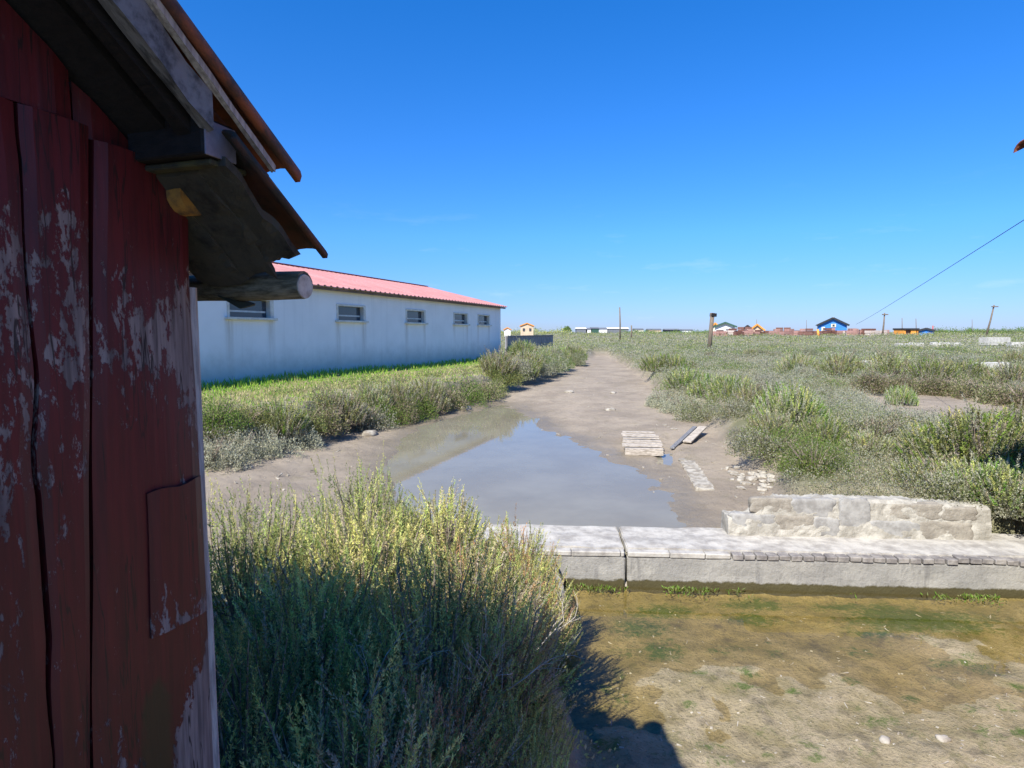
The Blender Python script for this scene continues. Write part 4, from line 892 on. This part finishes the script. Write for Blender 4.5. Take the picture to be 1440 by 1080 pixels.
def leaf_object(name, parts_, parent=None, m=None):
    V = np.concatenate([p[0] for p in parts_]); Cc = np.concatenate([p[1] for p in parts_]); nq = len(V) // 4
    me = bpy.data.meshes.new(name); np_mesh(me, V, np.arange(nq * 4).reshape(-1, 4), False)
    a = me.attributes.new('tint', 'FLOAT_COLOR', 'POINT'); a.data.foreach_set('color', np.concatenate([Cc, np.ones((len(Cc), 1))], 1).astype(np.float32).ravel())
    me.materials.append(m or M['leaf']); o = bpy.data.objects.new(name, me); COL.objects.link(o)
    if parent: o.parent = parent
    return o
PAL = {'sage': [(.37, .37, .26), (.40, .395, .295), (.32, .325, .215), (.37, .345, .24)],
       'seablite': [(.25, .30, .085), (.33, .37, .11), (.19, .25, .08), (.42, .40, .14)],
       'yellow': [(.58, .53, .19), (.52, .50, .15), (.42, .43, .14)], 'reddish': [(.44, .25, .12), (.38, .27, .12), (.34, .32, .11)],
       'green': [(.14, .25, .035), (.18, .29, .045), (.12, .20, .03)], 'olive': [(.19, .215, .08), (.26, .265, .11), (.15, .175, .065)], 'brown': [(.32, .26, .17), (.40, .34, .23), (.23, .185, .12)],
       'dry': [(.50, .41, .24), (.44, .37, .19), (.38, .36, .15)], 'lawn': [(.20, .37, .035), (.25, .42, .05), (.33, .40, .08)]}
def pick(names, N, rg, jit=.16):
    c = np.array([x for k in names for x in PAL[k]]); c = c[rg.integers(0, len(c), N)]; return np.clip(c * (1 + rg.normal(size=(N, 1)) * jit), .01, .8)
def frond_bush(name, rad_, hgt, nf, lf, pal, seed, ll=.020, lw=.0048, lean=.35, label=None, cat='shrub', group=None, twigs=True):
    """seablite: many upright feathery shoots"""
    rg = np.random.default_rng(seed); root = empty(name, (0, 0, 0), 0, label, cat, group)
    r_ = rad_ * np.sqrt(rg.random(nf)); an = rg.random(nf) * 6.283; bx, by = r_ * np.cos(an), r_ * np.sin(an)
    dome = np.sqrt(np.clip(1 - (r_ / rad_) ** 2 * .8, .05, 1)); top = hgt * dome * rg.uniform(.55, 1.05, nf) * np.where(rg.random(nf) < .07, 1.22, 1) * (1 + .22 * np.sin(an * 3 + seed) * r_ / rad_); fl = np.minimum(top * .9, rg.uniform(.16, .34, nf) * (hgt / .75) ** .5)
    d = norm(np.stack([bx / rad_ * lean + rg.normal(size=nf) * .16, by / rad_ * lean + rg.normal(size=nf) * .16, np.ones(nf)], 1))
    tip = np.stack([bx, by, top], 1) + d * 0; base = tip - d * fl[:, None]
    t = rg.random((nf, lf)) ** .85; C = base[:, None, :] + d[:, None, :] * (t * fl[:, None])[..., None]
    bend = rg.normal(size=(nf, 1, 3)) * .05 * fl[:, None, None]; C = C + bend * (t ** 2)[..., None]
    side = norm(rg.normal(size=(nf, lf, 3))); D = norm(d[:, None, :] * .85 + side * (.95 - .45 * t)[..., None])
    fc = pick(pal, nf, rg, .26); dead = rg.random(nf) < .06; fc[dead] = np.array([.42, .36, .26]); col_ = np.repeat(fc, lf, 0) * (1 + rg.normal(size=(nf * lf, 1)) * .12); col_ = col_ * np.array([1 + .0, 1, 1])
    sc = (1.15 - .55 * t).ravel()
    P = [leaves(C.reshape(-1, 3), D.reshape(-1, 3), ll * sc, lw * sc, np.clip(col_, .01, .8), rg)]
    leaf_object('foliage', P, root, M['nearleaf'])
    if twigs:
        mb = MB()
        for k in range(0, nf, max(1, nf // 110)):
            q0 = (bx[k] * .35, by[k] * .35, 0); q1 = base[k]; q2 = base[k] + d[k] * fl[k] * .8
            mb.tube([q0, tuple(q1), tuple(q2)], [.006 * hgt / .7, .004 * hgt / .7, .0015], 4, False)
        mb.build('twigs', M['twig'], root)
    return root
def mound_leaves(cx, cy, cz, r0, h0, N, leaf, pal, rg, up=.5):
    """leafy cushion: leaves on and inside a lumpy dome"""
    u_ = rg.random(N); az = rg.random(N) * 6.283; ze = np.arccos(1 - u_ * .98); rr = rg.uniform(.72, 1.05, N) * (1 + .18 * np.sin(az * 3 + cx * 7) + .12 * np.sin(az * 5 + ze * 4 + cy * 3))
    nrm = np.stack([np.sin(ze) * np.cos(az), np.sin(ze) * np.sin(az), np.cos(ze)], 1)
    C = np.stack([cx + nrm[:, 0] * r0 * rr, cy + nrm[:, 1] * r0 * rr, cz + nrm[:, 2] * h0 * rr], 1)
    D = norm(nrm * .6 + rg.normal(size=(N, 3)) * .6 + np.array([0, 0, up])); col_ = pick(pal, N, rg, .08)
    return leaves(C, D, leaf * rg.uniform(.7, 1.4, N), leaf * .48 * rg.uniform(.7, 1.3, N), col_, rg)
def mound_bush(name, r0, h0, N, leaf, pal, seed, label=None, group=None, sprig=None):
    rg = np.random.default_rng(seed); root = empty(name, (0, 0, 0), 0, label, 'shrub', group); P = []
    for k in range(7):
        a = rg.random() * 6.283; q_ = 0 if k == 0 else r0 * rg.uniform(.35, .7)
        P.append(mound_leaves(q_ * math.cos(a), q_ * math.sin(a), -.05, r0 * rg.uniform(.45, .7), h0 * rg.uniform(.65, 1.0), N // 7, leaf, pal, rg))
    leaf_object('foliage', P, root)
    mb = MB()
    for k in range(26):
        a = rg.random() * 6.283; e = r0 * rg.uniform(.3, .8); mb.tube([(0, 0, -.05), (e * .6 * math.cos(a), e * .6 * math.sin(a), h0 * .5), (e * math.cos(a), e * math.sin(a), h0 * rg.uniform(.6, 1.0))], [.012, .008, .003], 4, False)
    mb.build('twigs', M['twig'], root); return root
def place(proto, x, y, s=1.0, sz=None, rz=None, dz=0.0, first=False, label=None, group=None, z=None):
    o = proto if first else copy_tree(proto)
    o.location = (x, y, (hz(x, y) if z is None else z) - .03 + dz); o.rotation_euler.z = random.uniform(0, 6.28) if rz is None else rz; o.scale = (s, s, sz or s)
    if label: o['label'] = label
    if group: o['group'] = group
    return o

# foreground seablite thicket beside the hut
fgA = frond_bush('seablite_shrub', .50, .80, 560, 62, ('seablite', 'seablite', 'olive', 'yellow'), 11)
fgB = frond_bush('seablite_shrub', .46, .74, 520, 62, ('seablite', 'yellow', 'yellow'), 12, lean=.45)
fgC = frond_bush('seablite_shrub', .40, .62, 420, 60, ('yellow', 'reddish', 'seablite'), 13, lean=.5)
fgD = frond_bush('seablite_shrub', .46, .60, 620, 54, ('olive', 'brown', 'seablite', 'reddish'), 14, .017, .0052, .95)
fgE = frond_bush('seablite_shrub', .44, .70, 380, 70, ('seablite', 'yellow', 'dry'), 15, .024, .0056, .7)
fgP = [fgA, fgB, fgC, fgD, fgE]; used = set()
NEARG = 'seablite thicket between the hut and the pool'
fg = [(-.95, 2.05, 0, .95, 'dark green seablite shrub deep in the hut shadow at the foot of the red wall'), (-.45, 1.75, 4, .95, 'dark green seablite shrub in full shade at the bottom edge, left part'), (-.27, 1.95, 3, .95, 'dark green seablite shrub in shade at the bottom edge nearest the pool'), (-.95, 2.75, 4, 1.0, 'seablite shrub half in hut shadow beside the corner board'),
      (-.35, 2.6, 0, 1.0, 'seablite shrub at the middle of the shadow line'), (-.08, 2.75, 3, .95, 'shaded seablite shrub overhanging the pool mud'), (-1.5, 3.35, 0, 1.0, 'sunlit seablite shrub touching the hut edge with one dark upright shoot'), (-.85, 3.45, 4, 1.05, 'pale yellow green seablite shrub in sun behind the shadow line'), (-.25, 3.4, 3, 1.0, 'yellow green sunlit seablite shrub in the centre of the thicket'),
      (.08, 3.75, 2, .9, 'reddish tipped seablite shrub nearest the retaining slab'), (-1.05, 4.15, 0, 1.0, 'tall green sunlit seablite shrub at the back left of the thicket'), (-.50, 4.25, 4, 1.02, 'tall yellow tipped seablite shrub at the back of the thicket against the mud'), (.0, 4.45, 2, .95, 'bright seablite shrub at the back of the thicket against the water'), (.28, 4.75, 2, .72, 'small golden seablite shrub leaning over the left end of the weir wall'), (-.02, 2.12, 0, .5, 'low dark seablite shrub on the bank slope at the bottom edge'), (.10, 2.6, 1, .42, 'small seablite shrub in shade at the foot of the pool bank'), (.06, 5.15, 2, .62, 'low golden seablite shrub filling the corner between thicket and weir wall end'), (-1.9, 2.4, 0, .9, 'seablite shrub pressed against the hut side, mostly hidden'), (-1.55, 4.1, 1, .62, 'low seablite shrub at the left mud edge by the hut')]
for x, y, k, s, lab in fg:
    place(fgP[k], x, y, s, None, None, 0, k not in used, lab, NEARG); used.add(k)
# sprigs poking up at the lower right edge of the thicket
o = frond_bush('seablite_sprig', .06, .42, 10, 50, ('olive',), 19, label='few dark upright seablite shoots at the bottom edge beside the pool', group=None); place(o, .44, 1.86, .8, None, 1, 0, True, z=.55)

# bare dead branches sticking out of the thicket
M['deadwood'] = simple('bleached_dead_branch', (.50, .45, .38), (.28, .24, .19), 20, .9, (1, 1, 1), 0)
for i_, (x, y, z, lab) in enumerate(((.16, 2.9, .62, 'pale bare dead branch spreading from the thicket over the pool edge'), (-.12, 2.45, .95, 'bleached forked dead branch standing in the shaded thicket'), (-.62, 2.3, 1.0, 'thin grey dead branch leaning through the shaded shrubs by the hut'), (.12, 3.35, .66, 'tangle of pale dead twigs at the thicket edge below the weir wall end'))):
    rb = random.Random(i_ + 3); mb = MB()
    def branch(p, d, ln, r, lev):
        q = p + d * ln * .5 + Vector((rb.uniform(-1, 1), rb.uniform(-1, 1), rb.uniform(-.5, 1))) * ln * .08; e = p + d * ln; mb.tube([p, q, e], [r, r * .8, r * .45], 5, False)
        if lev:
            for t in (.45, .7, 1.0):
                nd = (d + Vector((rb.uniform(-1, 1), rb.uniform(-1, 1), rb.uniform(-.4, .7))) * .75).normalized(); branch(p + (e - p) * t, nd, ln * rb.uniform(.45, .7), r * .55, lev - 1)
    for a in range(2): branch(Vector((0, 0, 0)), Vector((rb.uniform(-.2, .8), rb.uniform(-.6, .3), rb.uniform(.35, .9))).normalized(), .26, .0055, 3)
    o = mb.build('dead_branch', M['deadwood']); o.location = (x, y, z); tag(o, lab, 'branch')
# left bank shrubs, seen against the white building
sageP = [mound_bush('purslane_shrub', .62, .55, 5600, .042, ('sage',), 21), mound_bush('purslane_shrub', .6, .6, 5600, .042, ('sage', 'olive'), 22)]
grnP = [frond_bush('green_shrub', .62, .66, 620, 50, ('olive', 'sage', 'green', 'seablite'), 23, .034, .011, .6), frond_bush('green_shrub', .62, .70, 620, 50, ('olive', 'seablite', 'brown', 'sage'), 24, .034, .011, .6)]
olvP = [mound_bush('olive_shrub', .62, .58, 6500, .036, ('olive', 'green'), 27), mound_bush('olive_shrub', .58, .52, 6500, .036, ('olive', 'seablite', 'olive'), 28)]
brnP = [mound_bush('brown_shrub', .6, .6, 5000, .045, ('brown', 'olive'), 25)]
used = set()
def spot(px, py, kind, s, lab, grp, z=None, szf=1.0):
    P_ = {'s': sageP, 'g': grnP, 'b': brnP, 'o': olvP}[kind]; k = random.randrange(len(P_)); g = gz(px, py, .5)
    place(P_[k], g[0], g[1], s, s * szf, None, 0, (kind, k) not in used, lab, grp); used.add((kind, k))
G1 = 'silvery purslane shrubs at the left bank foot'
for px, py, s in ((292, 655, .9), (330, 648, .95), (372, 638, .9), (408, 628, .85), (300, 625, .8), (345, 618, .75)): spot(px, py, 's', s, 'silvery purslane shrub in the clump at the foot of the left bank by the hut', G1)
G2 = 'olive green shrubs along the left bank edge'
for px, py, s, kd in ((302, 597, .8, 'g'), (345, 596, .75, 'g'), (392, 606, .85, 'g'), (430, 598, .85, 'g'), (455, 600, .85, 'b'), (480, 594, .95, 'g'), (505, 598, .95, 's'), (530, 588, .95, 'g'), (555, 586, .95, 'b'), (575, 580, 1.0, 'g'), (600, 576, 1.0, 'g'), (622, 568, 1.05, 'b'), (645, 564, 1.1, 'g'), (668, 556, 1.1, 'b'), (690, 551, 1.0, 'g'), (520, 572, .8, 'g'), (560, 566, .8, 'g'), (600, 558, .8, 'g'), (460, 582, .7, 'g')):
    kd = 'o' if kd == 'g' and px % 4 else kd
    spot(px, py + 4, kd, s * 1.15, {'o': 'rounded olive shrub on the left bank edge above the channel', 'g': 'olive green shrub on the left bank edge above the channel', 'b': 'brownish twiggy shrub on the left bank edge above the water', 's': 'pale silvery shrub among olive shrubs on the left bank edge'}[kd], {'o': 'rounded olive shrubs along the left bank edge', 'g': G2, 'b': 'brownish shrubs on the left bank edge', 's': 'single silvery shrub on the left bank'}[kd])
G3 = 'pale shrubs on the far left bank'
for i in range(26):
    t = random.random(); px = 700 + 115 * t; py = 545 - 36 * t - random.random() * 20 * (1 - .5 * t); spot(px, py, random.choice('sgso'), 1.25, 'pale grey green shrub on the far left bank near the building end', G3)
spot(733, 503, 'g', 1.6, 'rounded green bush below the grey fence at the building corner', None)

# right marsh: distinguishable green shrubs
G4 = 'upright green shrubs in the right marsh'
for px, py, s, szf, lab in ((1112, 607, 1.15, 1.25, 'tall feathery green shrub in the right marsh, leftmost of the tall ones'), (1062, 580, .9, 1.1, 'rounded yellow green shrub left of the tall feathery shrub'), (1160, 622, .8, .9, 'bright green low shrub right of the tall feathery shrub'), (1375, 665, 1.4, 1.0, 'large tall dark green shrub in the right marsh near the right edge'), (1325, 650, 1.0, 1.0, 'green shrub left of the large tall dark green shrub'), (1432, 640, 1.0, 1.15, 'tall green shrub cut by the right edge of the frame'), (1267, 570, .7, 1.3, 'small upright shrub standing before the second mud patch'), (1120, 525, 1.3, .9, 'dark green shrub in the middle marsh, first of a loose row'), (1182, 528, 1.4, .9, 'bright green shrub in the middle marsh row left of the whitish block'), (1252, 530, 1.5, .9, 'bright green shrub in the middle marsh row right of the whitish block'), (1310, 535, 1.4, .9, 'green shrub above the second mud patch'), (1360, 535, 1.3, .9, 'green shrub above the second mud patch, right part'), (1422, 545, 1.3, .9, 'dark green shrub behind the second mud patch at the right edge'), (1000, 560, 1.1, 1.0, 'olive shrub on the right channel bank'), (1030, 565, 1.1, 1.0, 'green olive shrub set back from the right channel bank'), (965, 548, 1.2, .9, 'olive shrub on the channel bank below the leaning post'), (925, 522, 1.3, .9, 'green shrub on the right bank far along the channel'), (1300, 690, .8, .8, 'yellow green low shrub behind the rubble wall'), (1220, 640, .7, .8, 'low green shrub amid silvery cover in the right marsh'), (1430, 715, .9, .9, 'dark shrub at the right end of the rubble wall'), (1385, 700, .8, .9, 'olive shrub behind the right end of the rubble wall'), (1085, 610, .7, .8, 'small green shrub beside the tall feathery shrub')):
    spot(px, py, 'g', s, lab, G4, None, szf)
for px, py, s, lab in ((1400, 745, .7, 'silvery twiggy shrub spilling over the right end of the rubble wall'), (1432, 760, .65, 'silvery shrub at the right edge beside the weir wall'), (1425, 725, .8, 'grey shrub behind the right end of the rubble wall'), (935, 572, .9, 'silvery shrub on the right bank just above the channel mud'), (960, 580, 1.0, 'silvery shrub on the right bank corner'), (990, 588, .9, 'dark based grey shrub on the right bank above the driftwood planks'), (1320, 700, .7, 'pale shrub behind the middle of the rubble wall')):
    spot(px, py, 's', s, lab, 'silvery shrubs on the right bank')
for px, py in ((1225, 548), (1255, 552), (1285, 553), (1318, 553), (1350, 556), (1385, 560), (1415, 566), (1445, 572)): spot(px, py, 'b', 1.2, 'brownish shrub on the dark bank behind the second mud patch', 'brown shrubs behind the second mud patch')
spot(1335, 690, 'b', .8, 'reddish brown dry shrub behind the rubble wall', None)
# more low shrubs giving the marsh its relief
lab_ = {'s': 'low silvery shrub among the shrubs dotted over the right marsh', 'b': 'low brownish shrub among the shrubs dotted over the right marsh', 'o': 'low rounded olive shrub among the shrubs dotted over the right marsh', 'g': 'upright green shrub among the low shrubs dotted over the right marsh'}
k = 0
while k < 85:
    px = random.uniform(900, 1460); py = 498 + 190 * random.random() ** 1.7
    if px < 900 + (py - 498) * 1.15: continue
    g = gz(px, py); _, tc_, tp, t2, _, _, _ = height(g[:1], g[1:2], True)
    if tc_[0] > .35 or t2[0] > .1 or g[1] < 7.4: continue
    kd = random.choice('ssssboog'); spot(px, py, kd, random.uniform(.45, .95) * (1.25 if py < 540 else 1), lab_[kd], {'s': 'low silvery', 'b': 'low brownish', 'o': 'low rounded olive', 'g': 'upright green'}[kd] + ' shrubs dotted over the right marsh', None, random.uniform(.7, 1.1)); k += 1
# hedge line far off
rgh = np.random.default_rng(44); P_ = []
for x0, x1, hh, pal in ((1318, 1460, 1.3, ('olive', 'green')), (1335, 1450, .9, ('olive',)), (690, 800, 1.2, ('yellow', 'olive')), (880, 1000, .8, ('olive', 'green'))):
    for px in np.arange(x0, x1, 3.2):
        A = atY(px + rgh.uniform(-2, 2), 467, 175 + rgh.uniform(-12, 25)); P_.append(mound_leaves(A[0], A[1], 1.7, 1.5 * rgh.uniform(.7, 1.5), hh * rgh.uniform(.5, 1.7), 160, .32, pal, rgh))
o = leaf_object('distant_hedge', P_); tag(o, 'dark low hedge and bushes along the far edge of the marsh', 'hedge', None, 'stuff')
# small round tree on the horizon
P = atY(797.5, 468, 230); tr = empty('tree', (P[0], 230, 1.7), 0, 'tiny round green tree on the far horizon left of the sheds', 'tree')
mb = MB(); mb.tube([(0, 0, 0), (.1, 0, 1.2)], [.22, .12], 7); mb.build('trunk', M['pole'], tr)
rg = np.random.default_rng(5); leaf_object('crown', [mound_leaves(0, 0, .9, 1.5, 1.7, 900, .4, ('olive', 'green'), rg)], tr)

# dense low cover of the marsh (uncountable)
rg = np.random.default_rng(99)
def scatter(N, r0, r1, a0, a1, test):
    a = np.radians(rg.uniform(a0, a1, N)); r_ = np.exp(rg.uniform(math.log(r0), math.log(r1), N)); X, Y = r_ * np.sin(a), r_ * np.cos(a)
    h, tc_, tp, t2, gr, rt_, _ = height(X, Y, True); k = test(X, Y, tc_, tp, t2, gr, rt_); return X[k], Y[k], h[k], r_[k]
def cover(name, N, r0, r1, test, palf, leaf0, nleaf, a0=-50, a1=52, size=.30):
    X, Y, h, D = scatter(N, r0, r1, a0, a1, test); P = []
    zone = fbm(X * .35, Y * .35, 71); z2 = fbm(X * .9 + 9, Y * .9, 72)
    for x, y, z, d, q_, q2 in zip(X, Y, h, D, zone, z2):
        s = size * (d / 9) ** .62 * min(1.9, math.exp(rg.normal() * .38)); lf_ = leaf0 * (d / 9) ** .62
        P.append(mound_leaves(x, y, z - .05, s, s * rg.uniform(.5, .85) * min(1, (13 / d) ** .6), nleaf, lf_, palf(q_, q2), rg))
    return leaf_object(name, P)
def pal_right(q_, q2):
    if q2 > .60: return ('olive', 'olive', 'green')
    if q2 < .38: return ('brown', 'olive', 'sage')
    return ('sage', 'sage', 'sage', 'olive') if q_ > .45 else ('sage', 'sage', 'brown', 'olive')
nomud = lambda X, Y, tc_, tp, t2, gr, rt_: (tc_ < .12 + .5 * rg.random(len(X)) ** 2) & (tp < .1) & (t2 < .15) & (rt_ > .5) & (Y > 5.9) & ~((X > 2.1) & (Y < 6.75) & (X < 5.4))
o = cover('marsh_cover', 3000, 6.3, 60, nomud, pal_right, .0235, 360, -4, 47)
tag(o, 'silvery grey green purslane cover spread over the right marsh', 'ground cover', None, 'stuff')
def pal_far(q_, q2): return ('olive', 'seablite', 'olive', 'sage') if q2 > .5 else (('sage', 'olive') if q_ > .5 else ('brown', 'olive', 'seablite'))
farok = lambda X, Y, tc_, tp, t2, gr, rt_: (tc_ < .15) & (t2 < .2) & (X > -.33 * (Y - 38) - 1.5)
o = cover('distant_scrub', 2200, 38, 170, farok, pal_far, .040, 60, -30, 47, .34)
tag(o, 'low green and brown scrub stretching to the horizon', 'scrub', None, 'stuff')
# grass along the building
def blades(name, N, r0, r1, test, pal_of, h0, a0=-50, a1=5):
    X, Y, h, D = scatter(N, r0, r1, a0, a1, test); n_ = len(X); q_ = fbm(X * .6, Y * .6, 81)
    C = np.stack([X, Y, h - .02], 1); Dr = norm(np.stack([rg.normal(size=n_) * .32, rg.normal(size=n_) * .32, np.ones(n_)], 1)); col_ = pal_of(X, Y, q_)
    hh = h0(X, Y) * rg.uniform(.6, 1.3, n_); return leaf_object(name, [leaves(C, Dr, hh, .012 * (D / 12) ** .8 * 1.6, col_, rg)])
def wall_d(X, Y): return (X - Eb[0]) * (-yl[0] * SG) + (Y - Eb[1]) * (-yl[1] * SG)
inb = lambda X, Y, tc_, tp, t2, gr, rt_: (tc_ < .3) & (rt_ < .5) & (wall_d(X, Y) > .05) & (Y > 7)
def gpal(X, Y, q_):
    d = wall_d(X, Y); a = pick(('lawn',), len(X), rg); c = pick(('dry', 'dry', 'lawn'), len(X), rg); k = sstep(1.3, 2.6, d + (q_ - .5) * 3)[:, None]; k = (rg.random((len(X), 1)) < k); return np.where(k, c, a)
o = blades('bank_grass', 90000, 8, 60, inb, gpal, lambda X, Y: .09 + .14 * (1 - sstep(.2, 1.6, wall_d(X, Y))))
tag(o, 'green and straw coloured grass on the bank below the white building', 'grass', None, 'stuff')
o = cover('bank_cover', 420, 9, 50, lambda X, Y, tc_, tp, t2, gr, rt_: (tc_ < .45) & (rt_ < .5) & (wall_d(X, Y) > 2.6) & (Y > 8.5), lambda q_, q2: ('olive', 'olive', 'seablite') if q2 > .45 else ('olive', 'brown'), .034, 200, -45, 10, .24)
tag(o, 'low olive scrub covering the edge of the left bank', 'ground cover', None, 'stuff')
o = cover('thicket_floor', 260, 1.6, 5.2, lambda X, Y, tc_, tp, t2, gr, rt_: (tc_ < .4) & (tp < .45) & (X < .35) & (X > -2.2), lambda q_, q2: ('seablite', 'olive', 'brown'), .05, 120, -50, 15, .36)
tag(o, 'tangled low growth under the seablite thicket', 'ground cover', None, 'stuff')
# algae tufts at the foot of the weir
X = rg.uniform(.5, 6, 2600); 
Yb = SA[1] + (X - SA[0]) * (sd_[1] / sd_[0]) - np.abs(rg.normal(size=2600)) * .09 - .02; k = fbm(X * 2.2, X * 0, 91) + rg.normal(size=2600) * .05 > .57; X, Yb = X[k], Yb[k]
C = np.stack([X, Yb, np.full(len(X), -.05)], 1); Dr = norm(np.stack([rg.normal(size=len(X)), rg.normal(size=len(X)), np.full(len(X), 1.1)], 1))
o = leaf_object('algae_tufts', [leaves(C, Dr, rg.uniform(.02, .06, len(X)), .012, pick(('green', 'olive'), len(X), rg), rg)])
tag(o, 'green algae tufts growing in the water along the foot of the weir wall', 'algae', None, 'stuff')

# shells, twigs and crumbs strewn over the mud (uncountable)
mb = MB(); k = 0
while k < 520:
    if k < 300: px, py = random.uniform(290, 1090), random.uniform(520, 700); s_ = random.uniform(.012, .05)
    else: px, py = random.uniform(800, 1440), random.uniform(850, 1078); s_ = random.uniform(.006, .018)
    d = ray(px, py); d = d / d[1]; Y = np.geomspace(2, 40, 300); kk = int(np.argmax(CAMZ + d[2] * Y < height(d[0] * Y, Y))); x, y = d[0] * Y[kk], Y[kk]
    h, tc_, tp, _, _, _, sw = height(np.array([x]), np.array([y]), True); k += 1
    if (tc_[0] < .9 and tp[0] < .9) or h[0] < (WZ - .01 if tc_[0] > .9 else -.2): continue
    el = random.choice((1, 1, 1.6, 4)); mb.box((x, y, h[0] + s_ * .12), (s_ * el, s_ * random.uniform(.5, .9) / (el ** .6), s_ * .4), random.uniform(0, 6), random.uniform(-.4, .4), random.uniform(-.3, .3), s_ * .12)
o = mb.build('mud_debris', M['dirtychalk']); tag(o, 'shell crumbs and bits of wood strewn over the mud', 'debris', None, 'stuff')
